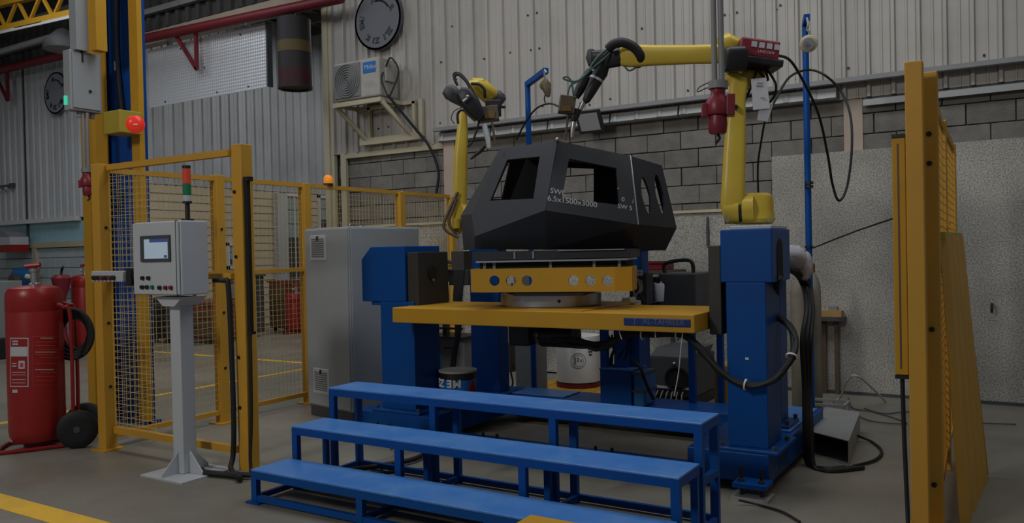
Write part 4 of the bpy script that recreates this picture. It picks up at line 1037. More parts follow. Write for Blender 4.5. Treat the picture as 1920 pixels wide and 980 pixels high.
for (px, py, d) in ((1364, 413, 5.13), (1441, 411, 5.17), (1361, 407, 5.13)): MB().cyl(D5(px, py, d), D5(px, py, d-.03), .012, n=8).build('base_bolt', 'silver', t)
# elbow
MB().limb([D5(1360, 142), D5(1372, 146), D5(1390, 158), D5(1400, 170)], [P(20), P(30), P(34), P(20)], [.14, .18, .18, .14], e=3).build('elbow_casting', 'robot_yellow', t, smooth=True)
MB().limb([D5(1388, 150, 5.42), D5(1400, 148, 5.42), D5(1425, 146, 5.42), D5(1430, 146, 5.42)], [P(34), P(36), P(30), P(24)], [.16, .18, .16, .12], e=4).build('elbow_motor_cover', 'robot_yellow', t, smooth=True)
MB().limb([D5(1352, 86), D5(1362, 82), D5(1376, 88), D5(1384, 96)], [P(34), P(40), P(36), P(20)], [.16, .2, .2, .14], e=3).build('elbow_top', 'robot_yellow', t, smooth=True)
MB().limb([D5(1356, 112, 5.2), D5(1362, 112, 5.2), D5(1390, 110, 5.2), D5(1396, 110, 5.2)], [P(38), P(46), P(46), P(38)], [.18, .2, .2, .16], e=5).build('motor_block', 'black', t, smooth=True)
# forearm, swinging away from the camera
F0, F1 = D5(1352, 101, 5.36), dpt(1172, 105, 5.62)
MB().limb([F0, F0.lerp(F1, .06), F0.lerp(F1, .3), F0.lerp(F1, .7), F0.lerp(F1, .9), F1, dpt(1160, 106, 5.64)], [P(34), P(36), P(35, 5.45), P(38, 5.55), P(42, 5.6), P(40, 5.62), P(26, 5.64)], [.13, .15, .145, .14, .15, .14, .1], e=4, n=24).build('forearm', 'robot_yellow', t, smooth=True)
MB().limb([dpt(1170, 104, 5.62), dpt(1158, 108, 5.65), dpt(1135, 111, 5.68), dpt(1112, 112, 5.7), dpt(1104, 112, 5.7)], [P(34, 5.6), P(34, 5.6), P(36, 5.7), P(34, 5.7), P(18, 5.7)], [.13, .14, .13, .13, .08], e=4).build('wrist_body', 'black', t, smooth=True)
MB().limb([dpt(1108, 95, 5.7), dpt(1108, 108, 5.7), dpt(1110, 122, 5.7)], [P(14, 5.7), P(20, 5.7), P(14, 5.7)], [.1, .13, .1], e=2.5).build('wrist_cap', 'dark_grey', t, smooth=True)
MB().tube([dpt(1140, 92, 5.55), dpt(1152, 82, 5.52), dpt(1170, 80, 5.5), dpt(1190, 90, 5.5), dpt(1202, 108, 5.52), dpt(1196, 120, 5.6)], P(9, 5.5), 12, sub=8).build('dress_hose', 'rubber', t, smooth=True)
# torch
TQ = lambda px, py, d=5.68: dpt(px, py, d)
MB().limb([TQ(1131, 124), TQ(1126, 136), TQ(1118, 150), TQ(1108, 170), TQ(1099, 188), TQ(1095, 192)], [P(24, 5.68), P(28, 5.68), P(25, 5.68), P(21, 5.68), P(15, 5.68), P(9, 5.68)], [.09, .1, .09, .08, .06, .04], e=2.4).build('torch_body', 'black', t, smooth=True)
a_ = TQ(1119, 147); a2 = TQ(1117, 151); MB().limb([a_, a2], [P(27, 5.68)]*2, [.1, .1], e=2.4).build('torch_band', 'light_grey', t)
MB().limb([TQ(1106, 132, 5.74), TQ(1096, 150, 5.74), TQ(1086, 170, 5.74), TQ(1080, 182, 5.74)], [P(13, 5.7), P(19, 5.7), P(19, 5.7), P(13, 5.7)], [.07, .08, .08, .06], e=3).build('torch_cylinder', 'black', t, smooth=True)
MB().limb([TQ(1095, 190), TQ(1086, 208)], [P(10, 5.68), P(9, 5.68)], [.035, .03], e=2).build('torch_neck', 'silver', t, smooth=True)
MB().obox(TQ(1063, 197), (_r*.98+Vector((0, 0, -.15))).normalized(), (Vector((0, 0, 1))+_r*.15).normalized(), FW, P(15, 5.68), P(16, 5.68), .05).build('sensor_box', 'brown', t, bevel=.006)
MB().obox(TQ(1062, 203, 5.62), _r, Vector((0, 0, 1)), FW, P(9, 5.6), P(5, 5.6), .004).build('sensor_plate', 'copper', t)
MB().limb([TQ(1082, 205), TQ(1078, 218), TQ(1074, 228)], [P(18, 5.68), P(16, 5.68), P(10, 5.68)], [.06, .06, .04], e=3).build('torch_clamp', 'black', t, smooth=True)
MB().limb([TQ(1076, 228), TQ(1074, 240), TQ(1072, 258)], [P(9, 5.68), P(9, 5.68), P(6, 5.68)], [.035, .035, .022], e=2).build('torch_nozzle', 'silver', t, smooth=True)
MB().tube([TQ(1066, 212), TQ(1063, 235), TQ(1060, 262)], P(2.2, 5.68), 8).build('seam_probe', 'brown', t, smooth=True)
for k, pts in enumerate(([(1148, 90), (1130, 98), (1112, 118), (1098, 140), (1080, 152), (1062, 150), (1056, 146), (1064, 144), (1072, 155), (1075, 178)], [(1150, 92), (1135, 108), (1118, 122), (1100, 138), (1084, 152), (1070, 160), (1064, 178)], [(1160, 98), (1168, 118), (1178, 132), (1190, 128), (1194, 120)])):
    MB().tube([dpt(px, py, 5.58) for px, py in pts], .0065, 6).build('air_line', 'teal_hose', t, smooth=True)
# wire feeder on the elbow
fz = D5(1416, 98, 5.3); ux = (_r*.97+FW*.2).normalized(); uz = (Vector((0, 0, 1))-_r*-.13).normalized()
ux = (_r+Vector((0, 0, -.16))).normalized(); uz = Vector((0, 0, 1))+_r*.16; uz.normalize(); uy = ux.cross(uz)*-1
fd = MB().obox(fz, ux, uy, uz, P(36), .11, P(17)).build('wire_feeder', 'plug_red', t, bevel=.012, label='red wire feeder with white stripes on the robot elbow')
ft = fz+uz*P(17)
for k in range(4): MB().obox(fz+ux*P(-12+14*k)+uz*P(5)-uy*-.0+FW*-.113, ux, FW, uz, P(5), .003, P(5)).build('white_stripe', 'chalk', fd)
text('feeder_lettering', 'LINCOLN', fz+ux*P(-4)-uz*P(9)+FW*-.116, ux, uz, P(7), 'chalk', fd)
MB().obox(fz-uz*P(22)+ux*P(8), ux, uy, uz, P(38), .11, P(6)).build('feeder_base', 'black', t, bevel=.006)
MB().obox(fz-uz*P(14)+ux*P(40), ux, uy, uz, P(10), .05, P(3)).build('feeder_arm', 'black', t)
for pts in ([(1430, 122), (1445, 140), (1455, 160), (1452, 180), (1440, 195)], [(1432, 122), (1440, 150), (1428, 140), (1424, 130)], [(1420, 130), (1405, 170), (1395, 190), (1390, 195)]):
    MB().tube([dpt(px, py, 5.3) for px, py in pts], .009, 6).build('feeder_lead', 'rubber', t, smooth=True)
MB().tube([dpt(1345, 160, 5.3), dpt(1325, 165, 5.28), dpt(1308, 172, 5.28), dpt(1312, 163, 5.3), dpt(1335, 152, 5.32)], .004, 5).build('lead', 'rubber', t)
# paper tag
q = [dpt(1408, 148, 5.22), dpt(1437, 145, 5.22), dpt(1444, 203, 5.24), dpt(1412, 206, 5.24)]
pt_ = thing('paper_sheet', 'white paper sheet hanging from the right robot', 'paper', (q[0]+q[2])/2)
MB().prism(q, FW*.001).build('sheet', 'paper', pt_)
for (px, py, s) in ((1425, 156, 11), (1424, 161, 13), (1430, 184, 8)):
    p = dpt(px, py, 5.218); MB().obox(p, _r, Vector((0, 0, 1)), FW, P(s/2), P(.9), .0006).build('print_line', 'mid_grey', pt_)
# plastic bag of documents below
q = [dpt(1424, 204, 5.25), dpt(1450, 196, 5.25), dpt(1440, 228, 5.25), dpt(1420, 226, 5.25)]
tag(MB().prism(q, FW*.012).build('document_sleeve', 'light_grey', bevel=.003), 'clear grey document sleeve hanging below the paper sheet', 'sleeve')
# ================================================================== LEFT ROBOT
DL = 7.3
Q = lambda px, py, d=DL: dpt(px, py, d); PL = lambda n: n*DL/FPX
b0, b1 = Q(873, 600), Q(948, 600)
t = thing('welding_robot', 'yellow welding robot behind the left end of the cab on its own blue column', 'robot', ((b0.x+b1.x)/2, (b0.y+b1.y)/2, .25))
cx, cy = (b0.x+b1.x)/2, (b0.y+b1.y)/2
MB().box(cx-.15, cy-.02, .25, cx+.15, cy+.14, 1.56).build('column', 'blue', t, bevel=.006)
MB().box(cx-.24, cy-.2, .239, cx+.24, cy+.24, .25).build('column_plate', 'blue', t)
MB().limb([Vector((cx+.02, cy+.06, 1.56)), Vector((cx+.02, cy+.06, 1.60)), Vector((cx+.02, cy+.06, 1.72)), Vector((cx+.02, cy+.06, 1.80))], [.30, .32, .32, .26], [.30, .32, .32, .26], e=3).build('base_housing', 'robot_yellow', t, smooth=True)
MB().limb([Q(858, 438), Q(859, 425), Q(862, 395), Q(863, 340), Q(864, 290), Q(867, 245), Q(868, 222), Q(869, 208)], [PL(12), PL(20), PL(25), PL(27), PL(26), PL(21), PL(16), PL(12)], [.1, .13, .14, .14, .13, .12, .12, .1], e=3.5, n=22).build('lower_arm', 'robot_yellow', t, smooth=True)
MB().cyl(Q(862, 405, 7.25), Q(885, 405, 7.3), PL(22), n=24).build('shoulder_disc', 'robot_yellow', t, smooth=True)
# elbow and upper arm
MB().limb([Q(880, 160, 7.1), Q(888, 160, 7.1), Q(903, 166, 7.15), Q(920, 180, 7.2), Q(926, 188, 7.2)], [PL(16), PL(26), PL(34), PL(34), PL(24)], [.14, .2, .22, .22, .16], e=2.8, n=22).build('forearm', 'robot_yellow', t, smooth=True)
MB().limb([Q(884, 150, 7.1), Q(902, 152, 7.12), Q(912, 158, 7.14)], [PL(8), PL(12), PL(8)], [.1, .14, .1], e=3).build('forearm_top', 'robot_yellow', t, smooth=True)
MB().limb([Q(922, 180, 7.22), Q(930, 184, 7.22), Q(938, 190, 7.22), Q(942, 193, 7.22)], [PL(26), PL(32), PL(30), PL(22)], [.14, .18, .16, .12], e=4).build('motor_block', 'dark_grey', t, smooth=True)
MB().tube([Q(884, 157, 6.98), Q(898, 158, 6.96), Q(908, 168, 6.96), Q(909, 184, 6.98)], PL(2.6), 8).build('dress_hose', 'rubber', t, smooth=True)
MB().limb([Q(835, 168, 6.9), Q(842, 172, 6.9), Q(856, 180, 6.92), Q(868, 184, 6.95)], [PL(18), PL(28), PL(26), PL(18)], [.12, .16, .16, .12], e=4).build('wrist_body', 'dark_grey', t, smooth=True)
MB().limb([Q(862, 172, 6.85), Q(872, 178, 6.85), Q(884, 196, 6.85), Q(896, 214, 6.85), Q(902, 222, 6.85)], [PL(18), PL(32), PL(32), PL(25), PL(16)], [.1, .14, .14, .1, .08], e=4).build('torch_body', 'black', t, smooth=True)
MB().tube([Q(856, 150, 6.9), Q(850, 142, 6.9), Q(854, 136, 6.9), Q(866, 140, 6.9), Q(880, 158, 6.88), Q(890, 178, 6.86), Q(900, 200, 6.86)], PL(1.8), 7).build('air_line', 'rubber', t, smooth=True)
MB().tube([Q(858, 160, 6.88), Q(852, 146, 6.88), Q(858, 139, 6.88), Q(872, 150, 6.86), Q(886, 172, 6.84)], PL(2.6), 7).build('air_line', 'rubber', t, smooth=True)
MB().sphere(Q(877, 181, 6.74), PL(3)).build('torch_cap', 'silver', t, smooth=True)
MB().limb([Q(868, 190, 6.75), Q(876, 184, 6.75)], [PL(4), PL(4)], [.03, .03]).build('torch_band', 'light_grey', t)
MB().obox(Q(858, 186, 6.88), (_r+Vector((0, 0, -.5))).normalized(), (Vector((0, 0, 1))+_r*.5).normalized(), FW, PL(13), PL(8), .06).build('cable_clamp', 'black', t, bevel=.006)
MB().obox(Q(884, 214, 6.9), (_r+Vector((0, 0, -.9))).normalized(), (Vector((0, 0, 1))+_r*.9).normalized(), FW, PL(12), PL(6), .05).build('gas_valve', 'dark_grey', t, bevel=.006)
MB().obox(Q(916, 214, 6.95), (_r+Vector((0, 0, .1))).normalized(), (Vector((0, 0, 1))-_r*.1).normalized(), FW, PL(18), PL(13), .06).build('sensor_box', 'brown', t, bevel=.006)
MB().obox(Q(918, 215, 6.88), _r, Vector((0, 0, 1)), FW, PL(9), PL(6), .004).build('sensor_plate', 'copper', t)
MB().obox(Q(925, 203, 6.98), _r, Vector((0, 0, 1)), FW, PL(14), PL(14), .05).build('tool_clamp', 'black', t, bevel=.01)
MB().bar(Q(936, 200, 6.98), Q(948, 201, 6.98), .02).build('clamp_pin', 'black', t)
MB().limb([Q(908, 232, 6.9), Q(911, 248, 6.9), Q(915, 262, 6.9), Q(917, 278, 6.9)], [PL(9), PL(10), PL(9), PL(7)], [.05, .05, .05, .03], e=2).build('torch_nozzle', 'light_grey', t, smooth=True)
MB().tube([Q(922, 226, 6.9), Q(926, 250, 6.9), Q(928, 272, 6.9)], PL(2), 7).build('seam_probe', 'brown', t)
MB().tube([Q(900, 222, 6.9), Q(892, 250, 6.9), Q(884, 268, 6.9), Q(876, 275, 6.9)], PL(2), 7).build('torch_cable', 'rubber', t)
MB().limb([Q(882, 298, 6.95), Q(900, 284, 6.95), Q(910, 274, 6.95)], [PL(4), PL(7), PL(5)], [.03, .05, .03]).build('torch_hook', 'black', t)
MB().tube([Q(878, 212, 7.1), Q(866, 206, 7.1), Q(858, 214, 7.1), Q(859, 232, 7.1)], PL(2.4), 7).build('elbow_cable', 'rubber', t)
MB().tube([Q(868, 200, 7.0), Q(852, 208, 7.0), Q(846, 222, 7.0), Q(852, 232, 7.0)], PL(.8), 6).build('elbow_cable', 'rubber', t)
for k, pts in enumerate(([(858, 360), (846, 385), (836, 408), (832, 425), (842, 436), (860, 445)], [(856, 372), (848, 395), (842, 412), (846, 428), (858, 438)])):
    MB().tube([Q(px, py, 7.2) for px, py in pts], PL(3), 8).build('shoulder_cable', 'brown', t, smooth=True)
MB().cyl(Q(856, 410, 7.2), Q(856, 428, 7.2), PL(7), n=14).build('shoulder_fitting', 'olive_yellow', t, smooth=True)
# ================================================================== GREY CABINET
t = thing('control_cabinet', 'tall grey electrical control cabinet with two louvred vents', 'cabinet', (-5.35, 5.8, 0))
f0, f1 = Vector((-5.687, 5.491, 0)), Vector((-5.011, 5.35, 0)); ux = (f1-f0).normalized(); uy = Vector((-ux.y, ux.x, 0)); W = (f1-f0).length; Dp = .80
up = Vector((0, 0, 1)); H = 1.745
mid = f0+ux*(W/2)+uy*(Dp/2)
MB().obox(mid+up*.05, ux, uy, up, W/2-.01, Dp/2-.01, .05).build('plinth', 'dark_grey', t)
MB().obox(mid+up*(.1+(H-.1)/2), ux, uy, up, W/2, Dp/2, (H-.1)/2).build('enclosure', 'grey_paint', t, bevel=.008)
sd = MB().obox(f1+uy*(Dp/2)+ux*.008+up*(.1+(H-.1)/2), ux, uy, up, .008, Dp/2-.012, (H-.13)/2).build('side_door', 'grey_paint', t, bevel=.004)
MB().obox(f0+ux*(W/2)-uy*.008+up*(.1+(H-.1)/2), ux, uy, up, W/2-.012, .008, (H-.13)/2).build('front_panel', 'grey_paint', t, bevel=.004)
for (zc) in (1.565, .34):
    c = f0+ux*(W*.34)-uy*.018+up*zc
    v = MB().obox(c, ux, uy, up, .125, .004, .115).build('vent_frame', 'light_grey', t, bevel=.003)
    for k in range(9): MB().obox(c-uy*.006+up*(-.08+.02*k), ux, (uy+up*.6).normalized(), (up-uy*.6).normalized(), .10, .002, .008).build('louvre', 'mid_grey', v)
    MB().obox(c-uy*.008+up*.085, ux, uy, up, .012, .004, .02).build('vent_latch', 'black', v)
for (a, b) in ((.06, .1), (.9, .1), (.5, .5)):
    c = f0+ux*W*a+uy*Dp*b+up*H; MB().ring(c+up*.0, (ux.x, ux.y, 0), .028, .016, .012, 14).build('lifting_eye', 'silver', t)
# ================================================================== RIGHT FENCE
FY = 'fence_yellow'
t = thing('safety_fence', 'yellow mesh fence with tall post at the right edge', 'fence', (-.42, 5.6, 0))
MB().box(-.475, 4.50, 0, -.395, 4.58, 2.395).build('post', FY, t, bevel=.005)
MB().box(-.425, 4.70, 0, -.345, 4.77, 2.37).build('post', FY, t, bevel=.005)
MB().box(-.53, 4.45, 0, -.28, 4.82, .012).build('foot_plate', FY, t)
pys = [4.73, 6.05, 7.4]; pxs = [-.385, ypt(1767, 500, 6.05).x, ypt(1786, 500, 7.4).x]
for i, y in enumerate(pys[1:]):
    MB().box(pxs[i+1]-.035, y-.035, 0, pxs[i+1]+.035, y+.035, 2.29-.02*i).build('post', FY, t, bevel=.004)
for i in range(2):
    ya, yb = pys[i]+.04, pys[i+1]-.035
    for (nm, z) in (('top_rail', 2.26), ('mid_rail', 1.36), ('bottom_rail', .12)):
        MB().bar((pxs[i], ya, z), (pxs[i+1], yb, z), .04, .05).build(nm, FY, t)
    mesh_panel(t, (pxs[i]+.01, ya, 0), (pxs[i+1]+.01, yb, 0), .12, 2.26, material='fence_yellow', r=.0022)
for z in (.25, 1.05, 1.9, 2.05):
    MB().cyl((-.385, 4.69, z), (-.385, 4.68, z), .014, n=8).build('bolt', 'black', t)
for z in (.55, 1.6):
    MB().box(pxs[1]+.035, 6.0, z, pxs[1]+.045, 6.08, z+.03).build('hinge_plate', FY, t)
# light curtain on the post
a = ypt(1680, 700, 4.55); b = ypt(1703, 258, 4.55)
t = thing('light_curtain', 'yellow light curtain bar fixed left of the right fence post', 'light curtain', ((a.x+b.x)/2, 4.55, a.z))
MB().box(a.x, 4.515, a.z, -.478, 4.585, b.z).build('profile', 'yellow', t, bevel=.004)
MB().box(a.x+.024, 4.513, a.z+.03, a.x+.032, 4.515, b.z-.03).build('groove', 'brown', t)
for z in (a.z-.02, b.z): MB().box(a.x, 4.51, z, -.478, 4.58, z+.018).build('end_bracket', 'black', t)
MB().tube([(a.x+.03, 4.54, a.z-.02), (a.x+.035, 4.54, .5), (a.x+.05, 4.5, .12), (a.x+.06, 4.42, .012), (a.x+.1, 4.2, .012)], .011, 7).build('cable', 'rubber', t, smooth=True)
# leaning ribbed panel
nb, fb = Vector((-.275, 4.82, .0)), Vector((-.205, 5.95, .0))
nt, ft_ = Vector((-.352, 4.90, 1.53)), Vector((-.330, 6.0, 1.53))
t = thing('leaning_panel', 'yellow ribbed sheet panel leaning against the right fence', 'panel', (nb+fb)/2)
def lerp4(u, v): return (nb.lerp(fb, u)).lerp(nt.lerp(ft_, u), v)
nn = (fb-nb).cross(nt-nb).normalized()
if nn.x < 0: nn = -nn
nn.z = 0; nn.normalize()
R_ = 4
for k in range(R_):
    u0, u1 = k/R_, (k+1)/R_; du = (u1-u0)
    pr = [lerp4(u0, 0), lerp4(u0+du*.2, 0)+nn*.03, lerp4(u0+du*.7, 0)+nn*.03, lerp4(u1-.002, 0), lerp4(u1-.002, 0)-nn*.003, lerp4(u0, 0)-nn*.003]
    MB().prism(pr, lerp4((u0+u1)/2, 1)-lerp4((u0+u1)/2, 0)).build('ribbed_strip', 'fence_yellow', t)
MB().bar(lerp4(0, 1), lerp4(1, 1), .04).build('top_rail', 'olive_yellow', t)
MB().bar(lerp4(1, 0)+nn*.01+Vector((0,0,.02)), lerp4(1, .5)+nn*.01, .03).build('edge_rail', 'yellow', t)
# ================================================================== POLES AND BALANCERS
def jib(name, label, foot, top, arm_dir, L, bal, cat='pole'):
    t = thing(name, label, cat, (foot.x, foot.y, foot.z))
    MB().cyl(foot, Vector((foot.x, foot.y, top)), .026, n=14).build('pole', 'blue', t, smooth=True)
    a = Vector((foot.x, foot.y, top)); b = a+arm_dir*L
    MB().bar(a-arm_dir*.02, b, .045).build('arm', 'blue', t)
    MB().box(foot.x-.1, foot.y-.1, foot.z, foot.x+.1, foot.y+.1, foot.z+.012).build('foot_plate', 'blue', t)
    return t, b
f = dpt(992, 290, 7.55); f.z = 0.0
top = dpt(992, 158, 7.55).z; e = dpt(1024, 132, 7.0); d_ = e-Vector((f.x, f.y, top)); d_.z += .0
t, b = jib('jib_pole', 'blue jib pole with bent arm rising behind the cab', f, top, d_.normalized(), d_.length, None)
p = dpt(1022, 160, 7.0)
t = thing('spring_balancer', 'yellow tool balancer hanging from the bent blue jib arm', 'balancer', p-Vector((0, 0, .12)))
MB().lathe(p-Vector((0, .03, 0)), [(.02, 0), (.043, .012), (.048, .035), (.043, .06), (.02, .07)], 22, (0, 1, 0)).build('drum_housing', 'drum_shaded_yellow', t, smooth=True)
MB().limb([p+Vector((.0, 0, .05)), p+Vector((.01, 0, .0)), p+Vector((.02, 0, -.05)), p+Vector((.03, 0, -.10))], [.04, .075, .07, .03], [.04, .06, .06, .03]).build('cable_guide', 'brown', t, smooth=True)
MB().tube([p+Vector((0, 0, .06)), p+Vector((-.005, 0, .13)), e-Vector((.0, 0, .02))], .009, 6).build('hook', 'silver', t)
MB().tube([p+Vector((.0, 0, -.08)), p+Vector((-.01, 0, -.12)), p+Vector((.005, 0, -.16))], .006, 6).build('cable_hook', 'black', t)
f = dpt(1517, 480, 6.7); f.z = 0
top = dpt(1515, 32, 6.5).z
t, b = jib('jib_pole', 'tall blue jib pole standing right of the robot pedestal', f, top, (dpt(1514, 28, 6.25)-Vector((f.x, f.y, top))).normalized(), .35, None)
for py in (345, 352, 465): 
    q_ = dpt(1517, py, 6.66); MB().ring(q_, (0, 0, 1), .034, .025, .02, 12).build('clip', 'black', t)
p = dpt(1516, 82, 6.28)
t = thing('spring_balancer', 'round brass coloured tool balancer on the tall blue pole', 'balancer', p-Vector((0, 0, .1)))
ax = (EYE-p).normalized()
MB().lathe(p-ax*.04, [(.05, 0), (.062, .01), (.066, .04), (.06, .08), (.045, .085)], 24, ax).build('drum_housing', 'cream', t, smooth=True)
MB().lathe(p+ax*.046, [(.045, 0), (.045, .008), (.0, .01)], 20, ax).build('drum_face', 'mid_grey', t, smooth=True)
MB().obox(p+ax*.057+UP*.0, RT, UP, ax, .025, .014, .002).build('rating_plate', 'disc_grey', t)
MB().tube([p+Vector((0, 0, .06)), p+Vector((.012, 0, .09)), p+Vector((-.01, 0, .11)), p+Vector((0, 0, .15)), b+Vector((0, 0, -.01))], .009, 6).build('hook_chain', 'mid_grey', t)
# ================================================================== LOOSE CABLES
def cable(label, pts, r, material='rubber', name='cable', sub=8):
    return tag(MB().tube(pts, r, 7, sub=sub).build(name, material, smooth=True), label, 'cable')
cable('black cable arching from the robot elbow down in a loop past the tall blue pole', [dpt(1452, 103, 5.3), dpt(1480, 112, 5.5), dpt(1505, 150, 5.7), dpt(1535, 215, 5.9), dpt(1552, 290, 6.0), dpt(1561, 345, 6.1), dpt(1573, 376, 6.1), dpt(1588, 350, 6.15), dpt(1597, 280, 6.2), dpt(1594, 215, 6.3), dpt(1576, 170, 6.4), dpt(1545, 140, 6.4), dpt(1514, 131, 6.5), dpt(1480, 145, 6.2), dpt(1455, 185, 5.8), dpt(1445, 205, 5.5)], .0095)
cable('thin black cable hanging from the document sleeve down the block wall', [dpt(1434, 226, 5.3), dpt(1428, 260, 5.5), dpt(1421, 310, 5.7), dpt(1422, 370, 5.8), dpt(1424, 420, 5.8)], .007)
cable('dark taut cable from the tall blue pole to the right fence', [dpt(1524, 465, 6.6), dpt(1600, 435, 5.9), dpt(1679, 408, 4.85)], .006)
cable('black cable arching over the cab from the torch sensor', [dpt(1048, 200, 5.7), dpt(1030, 194, 5.8), dpt(1005, 204, 6.0), dpt(985, 230, 6.2), dpt(968, 262, 6.35)], .007)
for k, (xs, lb) in enumerate(((0, 'outer'), (9, 'middle'), (17, 'inner'))):
    cable('%s strand of the black cable bundle right of the robot pedestal' % lb, [dpt(1468+xs*.2, 503, 5.55+.02*k), dpt(1490+xs*.4, 512, 5.7), dpt(1505+xs*.6, 535, 5.85), xpt(1512+xs*.7, 580, -1.235), xpt(1504+xs*.9, 640, -1.235+.012*k), xpt(1508+xs*.6, 720, -1.235), xpt(1509+xs*.7, 800, -1.23+.012*k), zpt(1513+xs*.8, 866+k*4, .02), zpt(1545+xs, 878+k*2, .015), zpt(1585+xs*2, 876, .015)], .016)
    p = None
cable('black cable rising over the white wrap beside the pedestal', [dpt(1500, 492, 6.1), dpt(1505, 485, 6.0), dpt(1514, 505, 5.98), dpt(1518, 560, 6.0), dpt(1513, 620, 6.05)], .013)
cable('black cable loop lying on the floor beside the metal tray', [zpt(1600, 873, .015), zpt(1640, 862, .015), zpt(1653, 845, .015), zpt(1635, 828, .015), zpt(1612, 818, .04), zpt(1600, 815, .06)], .010)
cable('dark floor cable by the right anchor foot', [zpt(1385, 937, .03), zpt(1420, 945, .012), zpt(1465, 958, .012), zpt(1500, 978, .012)], .007)
cable('thin dark floor cable curving toward the right fence', [zpt(1620, 765, .012), zpt(1660, 775, .012), zpt(1710, 772, .012), zpt(1800, 790, .012), zpt(1905, 795, .012)], .0055, 'dark_grey')
cable('thin looped cable on the floor by the right wall', [zpt(1610, 780, .012), zpt(1640, 790, .012), zpt(1700, 793, .012), zpt(1640, 772, .012), zpt(1600, 765, .012), zpt(1590, 745, .012)], .0055, 'dark_grey')
cable('pale cable arching off the floor by the back wall', [zpt(1560, 752, .012), zpt(1575, 745, .03), dpt(1590, 712, 7.3), dpt(1612, 707, 7.2), zpt(1660, 752, .012)], .010, 'light_grey')
# ================================================================== METAL TRAY
q0, q1, q2, q3 = zpt(1522, 852), zpt(1592, 872), zpt(1613, 812), zpt(1548, 800)
t = thing('metal_tray', 'open ended galvanised metal duct lying on the floor', 'cable duct', (q0+q2)/2)
hh = Vector((0, 0, .16))
ux = (q1-q0).normalized()
MB().prism([q0+hh, q1+hh, q2+hh, q3+hh], (0, 0, .006)).build('top_sheet', 'galv', t)
MB().prism([q1, q2, q2+hh, q1+hh], -ux*.006).build('side_sheet', 'galv', t)
MB().prism([q0, q3, q3+hh, q0+hh], ux*.006).build('side_sheet', 'galv', t)
MB().prism([q3, q2, q2+hh, q3+hh], (0, -.006, 0)).build('end_sheet', 'galv', t)
MB().prism([q0, q1, q2, q3], (0, 0, .004)).build('bottom_sheet', 'galv', t)
q = zpt(1545, 790)
t = thing('wire_rack', 'small galvanised rack behind the metal duct on the floor', 'rack', q)
a = Vector((.16, .0, 0)); b = Vector((0, .25, 0))
for (p_, r_) in ((q-a, q+a), (q-a+b, q+a+b), (q-a, q-a+b), (q+a, q+a+b)): MB().bar(p_+up*.14, r_+up*.14, .02).build('rail', 'galv', t)
for p_ in (q-a, q+a, q-a+b, q+a+b): MB().bar(p_, p_+up*.13, .02).build('leg', 'galv', t)
# ================================================================== GAS CYLINDER AND WRAP
g = zpt(1514, 752); 
def gas(name, label, px, pyb, rpx, pyt, mt):
    b = zpt(px, pyb); dep = (b-EYE).dot(FW); r = rpx*dep/FPX; h = dpt(px, pyt, dep).z
    t = thing(name, label, 'gas cylinder', (b.x, b.y, 0), 'gas cylinders by the back wall')
    MB().lathe((b.x, b.y, 0), [(r*.9, 0), (r, .02), (r, h*.86), (r*.9, h*.92), (r*.5, h*.98), (r*.3, h)], 24).build('bottle', mt, t, smooth=True)
    MB().cyl((b.x, b.y, h), (b.x, b.y, h+.08), r*.35, n=12).build('valve', 'copper', t)
    return b, r, h
b_, r_, h_ = gas('gas_cylinder', 'tan gas cylinder standing behind the cable bundle', 1502, 772, 16, 515, 'gas_tan')
b2_, r2_, h2_ = gas('gas_cylinder', 'brown grey gas cylinder half behind the cable bundle', 1527, 765, 15, 510, 'gas_tan')
t = thing('plastic_wrap', 'crumpled white plastic wrap over the cables beside the right head', 'plastic wrap', dpt(1492, 500, 5.75))
rw = random.Random(4); mb = MB(); mb.sphere(dpt(1488, 482, 5.72), .085, 18, 12, (1.0, .7, 1.0)); mb.sphere(dpt(1508, 498, 5.75), .055, 14, 10, (1, .7, 1.9))
for v in mb.v: v += Vector((rw.uniform(-.006, .006), rw.uniform(-.006, .006), rw.uniform(-.006, .006)))
mb.build('bag', 'cloth', t, smooth=True)
# small stand right of the cylinders
s = zpt(1556, 738); dep = (s-EYE).dot(FW); zt_ = dpt(1556, 600, dep).z
t = thing('tool_stand', 'small dark stand with a pale box beside the wall', 'stand', (s.x, s.y, 0))
for dx in (-.05, .07): MB().box(s.x+dx-.02, s.y, 0, s.x+dx+.02, s.y+.04, zt_).build('leg', 'brown', t)
MB().box(s.x-.16, s.y-.1, zt_, s.x+.16, s.y+.16, zt_+.04).build('shelf', 'dark_grey', t)
MB().box(s.x-.08, s.y-.05, zt_+.04, s.x+.13, s.y+.1, zt_+.10).build('box', 'wood', t); MB().box(s.x+.0, s.y-.0, zt_+.10, s.x+.08, s.y+.08, zt_+.14).build('knob', 'mid_grey', t)
# ================================================================== BEHIND THE TABLE
# dark welding power unit right of the turntable
def dbox(px0, px1, pyt, pyb, dep, thick): 
    a, b = dpt(px0, pyb, dep), dpt(px1, pyb, dep); zt_ = dpt((px0+px1)/2, pyt, dep).z
    return min(a.x, b.x), max(a.x, b.x), (a.y+b.y)/2, (a.z+b.z)/2, zt_
YW = 6.35
def ybox(px0, px1, pyt, pyb, Y): 
    return ypt(px0, pyb, Y).x, ypt(px1, pyb, Y).x, ypt((px0+px1)/2, pyb, Y).z, ypt((px0+px1)/2, pyt, Y).z
x0, x1, z0, z1 = ybox(1235, 1305, 512, 577, YW)
t = thing('wire_feed_cart', 'dark welding power unit with handle behind the table', 'welder', ((x0+x1)/2, YW+.2, 0))
MB().box(x0, YW, z0-.08, x1, YW+.4, z1).build('casing', 'dark_grey', t, bevel=.012)
MB().box(x0-.09, YW-.03, z0-.08, x0, YW+.3, z1-.03).build('control_face', 'black', t, bevel=.008)
